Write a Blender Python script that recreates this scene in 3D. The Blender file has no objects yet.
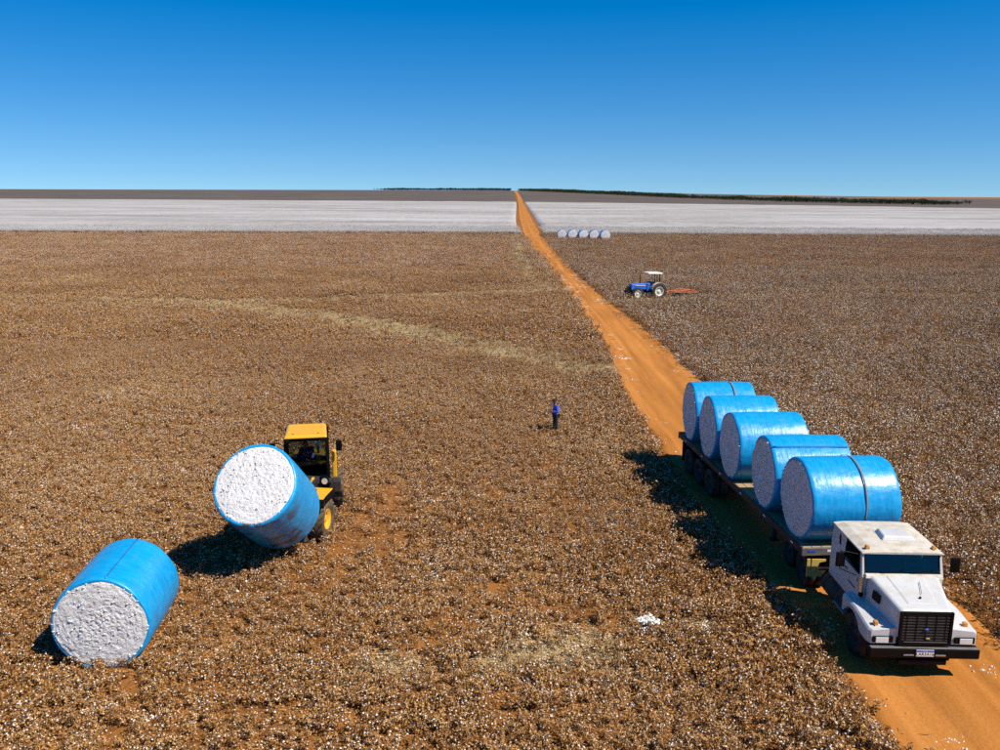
import bpy, bmesh, math, random
import numpy as np
from mathutils import Vector, Matrix, Euler
R = math.radians
random.seed(5); rng = np.random.default_rng(11)
sc = bpy.context.scene
COL = sc.collection

# ------------------------------------------------------------------ camera, sky, sun, exposure
F_PX, PITCH, ROLL, CAM_H = 850.0, R(12.11), R(0.29), 11.0
cd = bpy.data.cameras.new('camera'); cam = bpy.data.objects.new('camera', cd); COL.objects.link(cam)
cd.sensor_width = 36; cd.lens = 36 * F_PX / 1000; cd.clip_start = 0.1; cd.clip_end = 20000
fw = Vector((0, math.cos(PITCH), -math.sin(PITCH))); rt0 = Vector((1, 0, 0)); up0 = rt0.cross(fw)
rt = rt0 * math.cos(ROLL) + up0 * math.sin(ROLL); up = up0 * math.cos(ROLL) - rt0 * math.sin(ROLL)
m3 = Matrix((rt, up, -fw)).transposed()
cam.matrix_world = Matrix.Translation((0, 0, CAM_H)) @ m3.to_4x4()
sc.camera = cam

SUN_DIR = Vector((0.72, -0.38, 1.0)).normalized()          # towards the sun
EL = math.asin(SUN_DIR.z); AZ = math.atan2(SUN_DIR.x, SUN_DIR.y)
w = bpy.data.worlds.new('World'); sc.world = w; w.use_nodes = True
nt = w.node_tree; nt.nodes.clear()
tc = nt.nodes.new('ShaderNodeTexCoord'); mp = nt.nodes.new('ShaderNodeMapping'); mp.inputs['Scale'].default_value = (1, 1, .85); mp.inputs['Location'].default_value = (0, 0, 0.088)
nz = nt.nodes.new('ShaderNodeVectorMath'); nz.operation = 'NORMALIZE'
sky = nt.nodes.new('ShaderNodeTexSky'); sky.sky_type = 'NISHITA'; sky.sun_disc = False
sky.sun_elevation = EL; sky.sun_rotation = AZ; sky.air_density = 1.0; sky.dust_density = 0.0; sky.ozone_density = 2.0; sky.altitude = 700
hs = nt.nodes.new('ShaderNodeHueSaturation'); hs.inputs['Saturation'].default_value = 1.6; hs.inputs['Hue'].default_value = 0.507
bg = nt.nodes.new('ShaderNodeBackground'); bg.inputs['Strength'].default_value = 0.09
wo = nt.nodes.new('ShaderNodeOutputWorld')
L = nt.links.new
L(tc.outputs['Generated'], mp.inputs['Vector']); L(mp.outputs[0], nz.inputs[0]); L(nz.outputs[0], sky.inputs['Vector'])
L(sky.outputs[0], hs.inputs['Color']); L(hs.outputs[0], bg.inputs['Color']); L(bg.outputs[0], wo.inputs['Surface'])
sd = bpy.data.lights.new('sun', 'SUN'); so = bpy.data.objects.new('sun', sd); COL.objects.link(so)
sd.energy = 5.0; sd.angle = R(0.53); sd.color = (1.0, 0.93, 0.81)
so.rotation_euler = SUN_DIR.to_track_quat('Z', 'Y').to_euler(); so.location = (30, -20, 60)
vs = sc.view_settings; vs.view_transform = 'Standard'; vs.look = 'None'; vs.exposure = 0.45; vs.gamma = 1.0; vs.use_curve_mapping = False
sc.cycles.max_bounces = 6; sc.cycles.diffuse_bounces = 3; sc.cycles.glossy_bounces = 3; sc.cycles.transparent_max_bounces = 8
sc.cycles.use_denoising = False

# ------------------------------------------------------------------ helpers
def tag(o, label=None, cat=None, group=None, kind=None):
    if label: o['label'] = label
    if cat: o['category'] = cat
    if group: o['group'] = group
    if kind: o['kind'] = kind
    return o

class MB:
    """collects shapes for ONE mesh"""
    def __init__(s): s.v = []; s.f = []; s.m = []; s.sm = []
    def add(s, vs, fs, mat=0, smooth=False, M=None):
        n = len(s.v)
        s.v += [tuple(M @ Vector(p)) for p in vs] if M is not None else [tuple(p) for p in vs]
        s.f += [tuple(i + n for i in f) for f in fs]; s.m += [mat] * len(fs); s.sm += [smooth] * len(fs)
        return s
    def box(s, x0, x1, y0, y1, z0, z1, mat=0, M=None):
        vs = [(x, y, z) for z in (z0, z1) for y in (y0, y1) for x in (x0, x1)]
        return s.add(vs, [(0, 2, 3, 1), (4, 5, 7, 6), (0, 1, 5, 4), (2, 6, 7, 3), (0, 4, 6, 2), (1, 3, 7, 5)], mat, False, M)
    def hexa(s, bottom, top, mat=0):
        """two quads (same winding) joined into a solid"""
        n = len(bottom)
        fs = [tuple(range(n))[::-1], tuple(range(n, 2 * n))] + [(i, (i + 1) % n, n + (i + 1) % n, n + i) for i in range(n)]
        return s.add(list(bottom) + list(top), fs, mat)
    def prism(s, prof, axis, a, b, mat=0):
        """2-D outline extruded along an axis; the outline uses the two other axes in order"""
        def P(u, v, t): return {'x': (t, u, v), 'y': (u, t, v), 'z': (u, v, t)}[axis]
        return s.hexa([P(u, v, a) for u, v in prof], [P(u, v, b) for u, v in prof], mat)
    def cyl(s, p0, p1, r0, r1=None, n=12, mat=0, caps=True, smooth=True):
        r1 = r0 if r1 is None else r1
        p0 = Vector(p0); p1 = Vector(p1); d = (p1 - p0).normalized()
        a = d.orthogonal().normalized(); b = d.cross(a)
        vs = [p + (a * math.cos(t) + b * math.sin(t)) * r for p, r in ((p0, r0), (p1, r1)) for t in [2 * math.pi * i / n for i in range(n)]]
        s.add(vs, [(i, (i + 1) % n, n + (i + 1) % n, n + i) for i in range(n)], mat, smooth)
        if caps: s.add(vs, [tuple(range(n))[::-1], tuple(range(n, 2 * n))], mat)
        return s
    def tube(s, pts, r, n=8, mat=0):
        for a, b in zip(pts[:-1], pts[1:]): s.cyl(a, b, r, r, n, mat)
        return s
    def lathe(s, prof, M, n=28, mat=0, smooth=True):
        """profile (axial, radius) revolved about local X"""
        k = len(prof)
        vs = [(a, r * math.cos(t), r * math.sin(t)) for a, r in prof for t in [2 * math.pi * i / n for i in range(n)]]
        fs = [(j * n + i, j * n + (i + 1) % n, (j + 1) * n + (i + 1) % n, (j + 1) * n + i) for j in range(k - 1) for i in range(n)]
        return s.add(vs, fs, mat, smooth, M)
    def sphere(s, c, rx, ry=None, rz=None, n=10, mat=0):
        ry = rx if ry is None else ry; rz = rx if rz is None else rz
        k = n // 2
        vs = [(c[0] + rx * math.sin(a) * math.cos(b), c[1] + ry * math.sin(a) * math.sin(b), c[2] + rz * math.cos(a)) for a in [math.pi * j / k for j in range(k + 1)] for b in [2 * math.pi * i / n for i in range(n)]]
        return s.add(vs, [(j * n + i, (j + 1) * n + i, (j + 1) * n + (i + 1) % n, j * n + (i + 1) % n) for j in range(k) for i in range(n)], mat, True)
    def mesh(s, name, mats):
        me = bpy.data.meshes.new(name); me.from_pydata(s.v, [], s.f)
        for m in (mats if isinstance(mats, (list, tuple)) else [mats]): me.materials.append(m)
        me.polygons.foreach_set('material_index', s.m); me.polygons.foreach_set('use_smooth', s.sm)
        bm = bmesh.new(); bm.from_mesh(me); bmesh.ops.recalc_face_normals(bm, faces=bm.faces); bm.to_mesh(me); bm.free()
        return me
    def build(s, name, mats, parent=None, bevel=0, link=True):
        return obj(name, s.mesh(name, mats), parent, bevel, link)

def obj(name, me, parent=None, bevel=0, link=True):
    o = bpy.data.objects.new(name, me)
    if link: COL.objects.link(o)
    if parent: o.parent = parent
    if bevel:
        b = o.modifiers.new('bevel', 'BEVEL'); b.width = bevel; b.segments = 2; b.limit_method = 'ANGLE'; b.angle_limit = R(35)
    return o
def empty(name, loc, rz=0, label=None, cat=None, group=None):
    o = bpy.data.objects.new(name, None); COL.objects.link(o); o.empty_display_size = .2
    o.location = loc; o.rotation_euler = (0, 0, rz); tag(o, label, cat, group); return o
def copy_tree(o, parent=None):
    c = o.copy(); COL.objects.link(c); c.parent = parent
    for ch in [x for x in COL.objects if x.parent == o]: copy_tree(ch, c)
    return c
def box(name, m, parent, x0, x1, y0, y1, z0, z1, bevel=0.01):
    return MB().box(x0, x1, y0, y1, z0, z1).build(name, m, parent, bevel)

_lat = rng.random((256, 256))
def vnoise(x, y, s):
    """smooth value noise 0..1"""
    x = np.asarray(x) / s + 1000.3; y = np.asarray(y) / s + 1000.7
    xi = np.floor(x).astype(int); yi = np.floor(y).astype(int); fx = x - xi; fy = y - yi
    fx = fx * fx * (3 - 2 * fx); fy = fy * fy * (3 - 2 * fy)
    g = lambda i, j: _lat[i % 256, j % 256]
    return (g(xi, yi) * (1 - fx) + g(xi + 1, yi) * fx) * (1 - fy) + (g(xi, yi + 1) * (1 - fx) + g(xi + 1, yi + 1) * fx) * fy
def fbm(x, y, s): return .55 * vnoise(x, y, s) + .3 * vnoise(x + 31, y - 17, s * .45) + .15 * vnoise(x - 57, y + 9, s * .2)
def sstep(a, b, x):
    t = np.clip((np.asarray(x, float) - a) / (b - a), 0, 1); return t * t * (3 - 2 * t)

# ------------------------------------------------------------------ materials
def new_mat(name):
    m = bpy.data.materials.new(name); m.use_nodes = True; n = m.node_tree
    return m, n, n.nodes['Principled BSDF']
def N(n, t, **kw):
    o = n.nodes.new(t)
    for k, v in kw.items():
        if hasattr(o, k): setattr(o, k, v)
        else: o.inputs[k].default_value = v
    return o
def ramp(n, fac, stops):
    r = n.nodes.new('ShaderNodeValToRGB'); e = r.color_ramp.elements
    while len(e) < len(stops): e.new(.5)
    for x, (p, c) in zip(e, stops): x.position = p; x.color = tuple(c) + (1,)
    n.links.new(fac, r.inputs['Fac']); return r.outputs['Color']
def mix(n, fac, a, b, bt='MIX'):
    x = n.nodes.new('ShaderNodeMix'); x.data_type = 'RGBA'; x.blend_type = bt
    for v, s in ((fac, x.inputs[0]), (a, x.inputs[6]), (b, x.inputs[7])):
        if hasattr(v, 'is_linked'): n.links.new(v, s)
        else: s.default_value = v if not isinstance(v, tuple) or len(v) == 4 else v + (1,)
    return x.outputs[2]
def pos(n, scale=(1, 1, 1), world=True):
    if world: o = n.nodes.new('ShaderNodeNewGeometry').outputs['Position']
    else: o = n.nodes.new('ShaderNodeTexCoord').outputs['Object']
    mpn = N(n, 'ShaderNodeMapping', Scale=scale); n.links.new(o, mpn.inputs['Vector']); return mpn.outputs[0]
def noise(n, vec, s, det=4, rough=.55):
    x = N(n, 'ShaderNodeTexNoise', Scale=s, Detail=det, Roughness=rough); n.links.new(vec, x.inputs['Vector']); return x.outputs['Fac']
def bump(n, bs, h, strength=.4, dist=.02):
    b = N(n, 'ShaderNodeBump', Strength=strength, Distance=dist); n.links.new(h, b.inputs['Height']); n.links.new(b.outputs[0], bs.inputs['Normal'])

def paint(name, c, rough=.45, metal=0.0, dust=.35, dustc=(.30, .17, .08), scale=3.0, spec=.5):
    """worn paint: base colour with dust, scuffs and small relief"""
    m, n, b = new_mat(name); b.inputs['Metallic'].default_value = metal; b.inputs['Specular IOR Level'].default_value = spec
    v = pos(n, world=False)
    f1 = noise(n, v, scale, 6, .65)
    k = ramp(n, f1, [(.42, (0, 0, 0)), (.75, (dust,) * 3)])
    b.inputs['Base Color'].default_value = (*c, 1)
    col = mix(n, k, tuple(c), tuple(dustc))
    f2 = noise(n, v, scale * 9, 3)
    col = mix(n, .12, col, ramp(n, f2, [(.3, (.1, .1, .1)), (.7, (1, 1, 1))]), 'MULTIPLY')
    n.links.new(col, b.inputs['Base Color'])
    rr = ramp(n, f1, [(.3, (rough * .8,) * 3), (.8, (min(1, rough * 1.6),) * 3)]); n.links.new(rr, b.inputs['Roughness'])
    return m
def glass(name, tint, refl=.9):
    m = bpy.data.materials.new(name); m.use_nodes = True; n = m.node_tree; n.nodes.clear()
    t = N(n, 'ShaderNodeBsdfTransparent', Color=(*tint, 1)); g = N(n, 'ShaderNodeBsdfGlossy', Color=(.9, .95, 1, 1), Roughness=.03)
    fr = N(n, 'ShaderNodeFresnel', IOR=1.5); mx = n.nodes.new('ShaderNodeMixShader'); o = n.nodes.new('ShaderNodeOutputMaterial')
    n.links.new(fr.outputs[0], mx.inputs[0]); n.links.new(t.outputs[0], mx.inputs[1]); n.links.new(g.outputs[0], mx.inputs[2]); n.links.new(mx.outputs[0], o.inputs[0])
    return m

def soil_mat():
    m, n, b = new_mat('red_soil'); v = pos(n)
    f = noise(n, v, .35, 5, .6); g = noise(n, v, 9, 6, .7)
    c = ramp(n, f, [(.3, (.20, .080, .020)), (.55, (.32, .128, .030)), (.75, (.41, .175, .044))])
    c = mix(n, .55, c, ramp(n, g, [(.3, (.25, .25, .25)), (.65, (1, 1, 1))]), 'MULTIPLY')
    n.links.new(c, b.inputs['Base Color']); b.inputs['Roughness'].default_value = .95; b.inputs['Specular IOR Level'].default_value = .15
    bump(n, b, g, .8, .06); return m
def road_mat():
    m, n, b = new_mat('orange_dirt'); b.inputs['Roughness'].default_value = .95; b.inputs['Specular IOR Level'].default_value = .12
    lon = noise(n, pos(n, (1.6, .07, 1)), 1.0, 5, .6)
    big = noise(n, pos(n, (1, .35, 1)), .25, 4, .6)
    fin = noise(n, pos(n), 14, 6, .7)
    c = ramp(n, lon, [(.32, (.30, .108, .018)), (.5, (.45, .172, .032)), (.68, (.56, .23, .050))])
    c = mix(n, .35, c, ramp(n, big, [(.35, (.32, .118, .022)), (.65, (.50, .205, .050))]))
    c = mix(n, .35, c, ramp(n, fin, [(.3, (.4, .36, .32)), (.6, (1, 1, 1))]), 'MULTIPLY')
    n.links.new(c, b.inputs['Base Color']); bump(n, b, fin, .7, .03); return m
def plant_mat(name, stops, rough=.85, grad=None):
    """dry plant matter: colour varies from plant to plant and over the field"""
    m, n, b = new_mat(name); b.inputs['Roughness'].default_value = rough; b.inputs['Specular IOR Level'].default_value = .2
    oi = n.nodes.new('ShaderNodeObjectInfo'); f = noise(n, pos(n), .08, 3, .6); g = noise(n, pos(n), 13, 2)
    a = N(n, 'ShaderNodeMath', operation='MULTIPLY_ADD'); a.inputs[1].default_value = .45
    n.links.new(oi.outputs['Random'], a.inputs[0]); n.links.new(f, a.inputs[2])
    a2 = N(n, 'ShaderNodeMath', operation='MULTIPLY_ADD'); a2.inputs[1].default_value = .7; n.links.new(g, a2.inputs[0]); n.links.new(a.outputs[0], a2.inputs[2])
    a3 = N(n, 'ShaderNodeMath', operation='MULTIPLY'); a3.inputs[1].default_value = .5; n.links.new(a2.outputs[0], a3.inputs[0])
    n.links.new(ramp(n, a3.outputs[0], stops), b.inputs['Base Color']); return m
M = {}
M['soil'] = soil_mat(); M['road'] = road_mat()
M['stem'] = plant_mat('dry_stem', [(.25, (.06, .028, .011)), (.55, (.12, .058, .022)), (.85, (.21, .12, .055))])
M['leaf'] = plant_mat('dry_leaf', [(.22, (.14, .056, .014)), (.42, (.31, .140, .038)), (.6, (.46, .245, .082)), (.85, (.68, .48, .245))])
M['leaf_grey'] = plant_mat('grey_dry_leaf', [(.22, (.11, .048, .015)), (.42, (.255, .124, .041)), (.6, (.40, .225, .086)), (.85, (.63, .46, .25))])
M['straw'] = plant_mat('pale_straw', [(.22, (.25, .17, .07)), (.5, (.41, .295, .14)), (.8, (.58, .46, .255))])
M['lint'] = plant_mat('cotton_lint', [(.2, (.52, .47, .40)), (.45, (.74, .70, .64)), (.8, (.84, .81, .76))], .95)

M['boll'] = plant_mat('open_cotton_boll', [(.2, (.32, .29, .265)), (.45, (.44, .42, .40)), (.8, (.54, .525, .505))], .95)
# ------------------------------------------------------------------ terrain
def ground_z(x, y):
    x = np.asarray(x, float); y = np.asarray(y, float)
    q = x / np.maximum(y, 50); side = 1 - sstep(.08, .5, q)
    r = sstep(650, 3000, y)
    return r * ((17.5 - 3.5 * sstep(0, .6, -q)) * side - 11 * (1 - side))
def axis_steps(lim, first, k):
    a = [0.0]; s = first
    while a[-1] < lim: a.append(a[-1] + s); s *= k
    return np.array(a)
def sheet(name, xs, ys, zf, m, dz=0.0, warp=None):
    X, Y = np.meshgrid(xs, ys); 
    if warp: X, Y = warp(X, Y)
    Z = zf(X, Y) + dz; nx = len(xs); ny = len(ys)
    v = np.stack([X, Y, Z], -1).reshape(-1, 3)
    f = [(j * nx + i, j * nx + i + 1, (j + 1) * nx + i + 1, (j + 1) * nx + i) for j in range(ny - 1) for i in range(nx - 1)]
    me = bpy.data.meshes.new(name); me.from_pydata(v.tolist(), [], f); me.materials.append(m)
    me.polygons.foreach_set('use_smooth', [True] * len(f)); return obj(name, me)
px_ = axis_steps(9000, 12, 1.12); gx = np.concatenate([-px_[:0:-1], px_]); gy = np.concatenate([-axis_steps(2000, 40, 1.3)[:0:-1], axis_steps(9000, 12, 1.07)])
tag(sheet('ground', gx, gy, ground_z, M['soil']), 'orange brown soil of the cotton plain under the dry stalks', 'ground', kind='structure')

# dirt road: measured edges, with wheel ruts and low berms
RL = np.array([(-40, 9.0), (5, 8.35), (15.5, 8.15), (18.4, 8.05), (21.5, 7.9), (24.5, 7.55), (29.5, 7.1), (40, 6.95), (46, 7.0), (60, 7.7), (80, 7.8), (109, 7.6), (139, 7.2), (178, 6.3), (229, 6.2), (330, 7.4), (436, 9.2), (700, 14.2), (1342, 25.0), (2266, 35.0), (3300, 40)])
RR = np.array([(-40, 14.2), (5, 13.3), (15.5, 12.9), (19.6, 12.7), (30, 12.4), (50, 12.05), (62, 11.9), (69, 11.9), (89, 11.05), (105, 10.6), (139, 10.2), (169, 10.3), (235, 10.75), (330, 12.4), (437, 14.6), (700, 19.6), (1342, 31.0), (2266, 43.0), (3300, 50)])
def road_l(y): return np.interp(y, RL[:, 0], RL[:, 1])
def road_r(y): return np.interp(y, RR[:, 0], RR[:, 1])
ys = np.concatenate([np.arange(-40, 8, 2), np.arange(8, 70, .35), np.arange(70, 240, 1.5), np.arange(240, 700, 8), np.arange(700, 3301, 40)])
ts = np.linspace(0, 1, 37); T, Yr = np.meshgrid(ts, ys)
wob = (fbm(Yr * 0 + 3, Yr, 3.0) - .5) * .5 * np.clip(60 / np.maximum(Yr, 60), .3, 1) + (vnoise(Yr * 0, Yr, .8) - .5) * .25
wob2 = (fbm(Yr * 0 + 90, Yr, 3.0) - .5) * .5 + (vnoise(Yr * 0 + 50, Yr, .8) - .5) * .25
Lx = road_l(Yr) + wob; Rx = road_r(Yr) + wob2
Xr = Lx + (Rx - Lx) * T
rut = sum(np.exp(-((T - c - .02 * np.sin(Yr * .11 + c * 9)) / .055) ** 2) for c in (.2, .33, .64, .78))
Zr = .075 - .055 * rut + .03 * (fbm(Xr, Yr * .5, .9) - .5) + .022 * (vnoise(Xr, Yr, .22) - .5) + .07 * np.exp(-(np.minimum(T, 1 - T) / .05) ** 2) * fbm(Xr + 7, Yr, 1.1)
Zr = np.where((T < .001) | (T > .999), -.02, Zr) * 1.0 + ground_z(Xr, Yr) + np.where(Yr > 600, .35, 0)
nx = len(ts); v = np.stack([Xr, Yr, Zr], -1).reshape(-1, 3)
f = [(j * nx + i, j * nx + i + 1, (j + 1) * nx + i + 1, (j + 1) * nx + i) for j in range(len(ys) - 1) for i in range(nx - 1)]
me = bpy.data.meshes.new('dirt_road'); me.from_pydata(v.tolist(), [], f); me.materials.append(M['road']); me.polygons.foreach_set('use_smooth', [True] * len(f))
tag(obj('dirt_road', me), 'orange dirt road with wheel ruts running to the horizon', 'road', kind='structure')
def on_road(x, y, pad=0.0):
    w1 = (fbm(y * 0 + 3, y, 3.0) - .5) * .5 + (vnoise(y * 0, y, .8) - .5) * .25
    return (x > road_l(y) + w1 - pad) & (x < road_r(y) + w1 + pad)

# far fields: unharvested white cotton, then dark fields up to the horizon
def field_mat(name, stops, s=.9, fine=2.2):
    m, n, b = new_mat(name); b.inputs['Roughness'].default_value = 1; b.inputs['Specular IOR Level'].default_value = .05
    a = noise(n, pos(n, (.5, .09, 1)), s, 6, .75); c2 = noise(n, pos(n, (.010, .03, 1)), 1, 4, .6); g = noise(n, pos(n, (1, .25, 1)), fine, 3, .8)
    s1 = N(n, 'ShaderNodeMath', operation='MULTIPLY_ADD'); s1.inputs[1].default_value = .6; n.links.new(a, s1.inputs[0]); n.links.new(c2, s1.inputs[2])
    s2 = N(n, 'ShaderNodeMath', operation='MULTIPLY_ADD'); s2.inputs[1].default_value = .6; n.links.new(g, s2.inputs[0]); n.links.new(s1.outputs[0], s2.inputs[2])
    s3 = N(n, 'ShaderNodeMath', operation='MULTIPLY'); s3.inputs[1].default_value = .4545; n.links.new(s2.outputs[0], s3.inputs[0])
    n.links.new(ramp(n, s3.outputs[0], stops), b.inputs['Base Color']); bump(n, b, a, .6, .5); return m
M['white_field'] = field_mat('white_cotton_canopy', [(.30, (.12, .102, .085)), (.42, (.255, .235, .217)), (.54, (.375, .357, .343)), (.70, (.50, .485, .472))])
M['dark_field'] = field_mat('dark_stubble', [(.34, (.06, .047, .040)), (.5, (.105, .086, .074)), (.62, (.145, .12, .105)), (.72, (.21, .185, .165))], .5)
M['far_field'] = field_mat('pale_stubble', [(.3, (.30, .20, .165)), (.5, (.37, .27, .235)), (.7, (.42, .34, .31))], .3)
NEAR = np.array([(-700, 205), (-131, 226), (0, 231), (131, 226), (500, 208)])
FAR = np.array([(-2500, 1060), (-568, 985), (0, 940), (283, 822), (390, 690), (700, 560)])
def near_y(x): return np.interp(x, NEAR[:, 0], NEAR[:, 1])
def far_y(x): return np.interp(x, FAR[:, 0], FAR[:, 1])
def strip_field(name, xs0, xs1, y0f, y1f, m, dz, side, nu=60, nv=46, lump=.0):
    """field sheet between two lines, one edge along the road; side -1 left of it, +1 right"""
    u = np.linspace(0, 1, nu) ** 1.6; t = np.linspace(0, 1, nv) ** 1.7
    U, Tt = np.meshgrid(u, t); V = []
    xs = xs0 + (xs1 - xs0) * U
    Y0 = y0f(xs); Y1 = y1f(xs); Y = Y0 + (Y1 - Y0) * Tt
    edge = (road_l(Y) - 1.6) if side < 0 else (road_r(Y) + 1.4)
    X = edge + (xs1 - edge) * U
    Z = ground_z(X, Y) + dz + lump * (vnoise(X, Y, 2.3) - .5)
    rim = (U < 1e-6) | (Tt < 1e-6); Z = np.where(rim, ground_z(X, Y) + .02, Z)
    v = np.stack([X, Y, Z], -1).reshape(-1, 3)
    f = [(j * nu + i, j * nu + i + 1, (j + 1) * nu + i + 1, (j + 1) * nu + i) for j in range(nv - 1) for i in range(nu - 1)]
    me = bpy.data.meshes.new(name); me.from_pydata(v.tolist(), [], f); me.materials.append(m); me.polygons.foreach_set('use_smooth', [True] * len(f))
    return obj(name, me)
tag(strip_field('white_cotton_field', 6, -700, lambda x: near_y(x) + 1.5, far_y, M['white_field'], .75, -1, lump=.3), 'white band of unpicked cotton left of the road', 'field', kind='structure')
tag(strip_field('white_cotton_field', 14, 520, lambda x: near_y(x) + 1.5, far_y, M['white_field'], .75, 1, lump=.3), 'white band of unpicked cotton right of the road', 'field', kind='structure')
tag(strip_field('dark_field', 10, -4200, far_y, lambda x: x * 0 + 6500, M['dark_field'], .45, -1), 'dark grey brown field on the horizon left of the road', 'field', kind='structure')
tag(strip_field('dark_field', 20, 2600, far_y, lambda x: x * 0 + 5200, M['dark_field'], .45, 1), 'dark grey brown field on the horizon right of the road', 'field', kind='structure')

# ------------------------------------------------------------------ plants: small meshes scattered by geometry nodes
def quad(mb, c, a, b, mat): mb.add([c - a - b, c + a - b, c + a + b, c - a + b], [(0, 1, 2, 3)], mat)
def rv(s=1.0):
    return Vector((random.gauss(0, 1), random.gauss(0, 1), random.gauss(0, 1))).normalized() * s
def leafbit(mb, c, s, mat, flat=0.0):
    a = rv(); a.z *= (1 - flat); a = a.normalized() * s * random.uniform(.7, 1.2)
    b = a.cross(rv()).normalized(); b = b * s * random.uniform(.3, .65)
    if flat: b = Vector((-a.y, a.x, random.uniform(-.3, .3) * a.length)).normalized() * b.length
    k = a.cross(b).normalized() * s * random.uniform(-.3, .3)
    mb.add([c - a, c - b + k, c + a, c + b + k], [(0, 1, 2), (0, 2, 3)], mat)
def tuft(mb, c, s, mat):
    d = [Vector(q) * s * random.uniform(.6, 1.25) for q in ((1, 0, 0), (0, 1, 0), (-1, 0, 0), (0, -1, 0), (0, 0, 1), (0, 0, -.8))]
    mb.add([c + q for q in d], [(0, 1, 4), (1, 2, 4), (2, 3, 4), (3, 0, 4), (1, 0, 5), (2, 1, 5), (3, 2, 5), (0, 3, 5)], mat)
def stalk(mb, base, h, nb, lint, leaf, ls=.022, lean=.25):
    d = Vector((random.gauss(0, lean), random.gauss(0, lean), 1)).normalized()
    mb.cyl(base, base + d * h, .009, .004, 3, 0, False, False)
    for i in range(nb):
        t = random.uniform(.25, 1.0); p = base + d * h * t
        a = random.uniform(0, 2 * math.pi); ln = h * random.uniform(.22, .5) * (1.25 - t * .6)
        e = p + Vector((math.cos(a), math.sin(a), random.uniform(-.1, .9))).normalized() * ln
        mb.cyl(p, e, .005, .003, 3, 0, False, False)
        for q in (e, p.lerp(e, .55)):
            for _ in range(3):
                if random.random() < leaf: leafbit(mb, q + rv(.03), random.uniform(.016, .040), 1)
            if random.random() < lint: tuft(mb, q + rv(.012), random.uniform(.6, 1.35) * ls, 2)
def variants(cname, n, fn):
    c = bpy.data.collections.new(cname)
    for i in range(n):
        mb, mats = fn(i); me = bpy.data.meshes.new(cname)
        me.from_pydata([tuple(p) for p in mb.v], [], mb.f)
        for m in mats: me.materials.append(m)
        me.polygons.foreach_set('material_index', mb.m)
        c.objects.link(bpy.data.objects.new('%s_%02d' % (cname, i), me))
    return c
def scatter(name, P, rot, scl, idx, coll, label, cat):
    me = bpy.data.meshes.new(name); me.vertices.add(len(P)); me.vertices.foreach_set('co', np.ascontiguousarray(P, np.float32).ravel())
    a = me.attributes.new('rot', 'FLOAT_VECTOR', 'POINT'); a.data.foreach_set('vector', np.ascontiguousarray(rot, np.float32).ravel())
    a = me.attributes.new('scl', 'FLOAT', 'POINT'); a.data.foreach_set('value', np.ascontiguousarray(scl, np.float32))
    a = me.attributes.new('idx', 'INT', 'POINT'); a.data.foreach_set('value', np.ascontiguousarray(idx, np.int32))
    o = obj(name, me); g = bpy.data.node_groups.new(name, 'GeometryNodeTree')
    g.interface.new_socket('Geometry', in_out='INPUT', socket_type='NodeSocketGeometry'); g.interface.new_socket('Geometry', in_out='OUTPUT', socket_type='NodeSocketGeometry')
    gi = g.nodes.new('NodeGroupInput'); go = g.nodes.new('NodeGroupOutput'); ip = g.nodes.new('GeometryNodeInstanceOnPoints'); ci = g.nodes.new('GeometryNodeCollectionInfo')
    ci.inputs['Collection'].default_value = coll; ci.inputs['Separate Children'].default_value = True; ci.inputs['Reset Children'].default_value = True
    ip.inputs['Pick Instance'].default_value = True
    def na(t, nm):
        x = g.nodes.new('GeometryNodeInputNamedAttribute'); x.data_type = t; x.inputs['Name'].default_value = nm; return x.outputs['Attribute']
    g.links.new(gi.outputs[0], ip.inputs['Points']); g.links.new(ci.outputs[0], ip.inputs['Instance'])
    g.links.new(na('INT', 'idx'), ip.inputs['Instance Index']); g.links.new(na('FLOAT_VECTOR', 'rot'), ip.inputs['Rotation']); g.links.new(na('FLOAT', 'scl'), ip.inputs['Scale'])
    g.links.new(ip.outputs[0], go.inputs[0])
    md = o.modifiers.new('scatter', 'NODES'); md.node_group = g
    tag(o, label, cat, kind='stuff'); return o

def v_left(i):      # low, broken stalks with orange brown leaves
    mb = MB(); 
    for k in range(2): stalk(mb, Vector((random.uniform(-.16, .16), random.uniform(-.16, .16), 0)), random.uniform(.26, .44), random.randint(6, 9), [.12, .17, .22, .28, .40, .14][i % 6], .9, .022, .4)
    return mb, [M['stem'], M['leaf'], M['lint']]
def v_right(i):     # taller, greyer stalks with more lint left on them
    mb = MB()
    for k in range(2): stalk(mb, Vector((random.uniform(-.15, .15), random.uniform(-.15, .15), 0)), random.uniform(.45, .72), random.randint(8, 11), [.16, .24, .32, .42, .2, .28][i % 6], .85, .025, .2)
    return mb, [M['stem'], M['leaf_grey'], M['lint']]
def v_clump(tall):
    def fn(i):
        mb = MB()
        for k in range(9): stalk(mb, Vector((random.uniform(-.8, .8), random.uniform(-.6, .6), 0)), random.uniform(.5, .75) if tall else random.uniform(.3, .5), 7, .25 if tall else .21, .85, .027, .3)
        return mb, [M['stem'], M['leaf_grey' if tall else 'leaf'], M['lint']]
    return fn
def v_litter(i):
    mb = MB()
    for k in range(110):
        r = .75 * math.sqrt(random.random()); a = random.uniform(0, 6.283); p = Vector((r * math.cos(a), r * math.sin(a), random.uniform(.008, .05)))
        t = random.random()
        if t < .16: tuft(mb, p, random.uniform(.008, .026), 2)
        elif t < .85: leafbit(mb, p, random.uniform(.02, .05), 1, .8)
        else:
            d = Vector((random.gauss(0, 1), random.gauss(0, 1), random.gauss(0, .15))).normalized() * random.uniform(.06, .16); mb.cyl(p - d, p + d, .005, .004, 3, 0, False, False)
    return mb, [M['stem'], M['leaf'], M['lint']]
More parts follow.
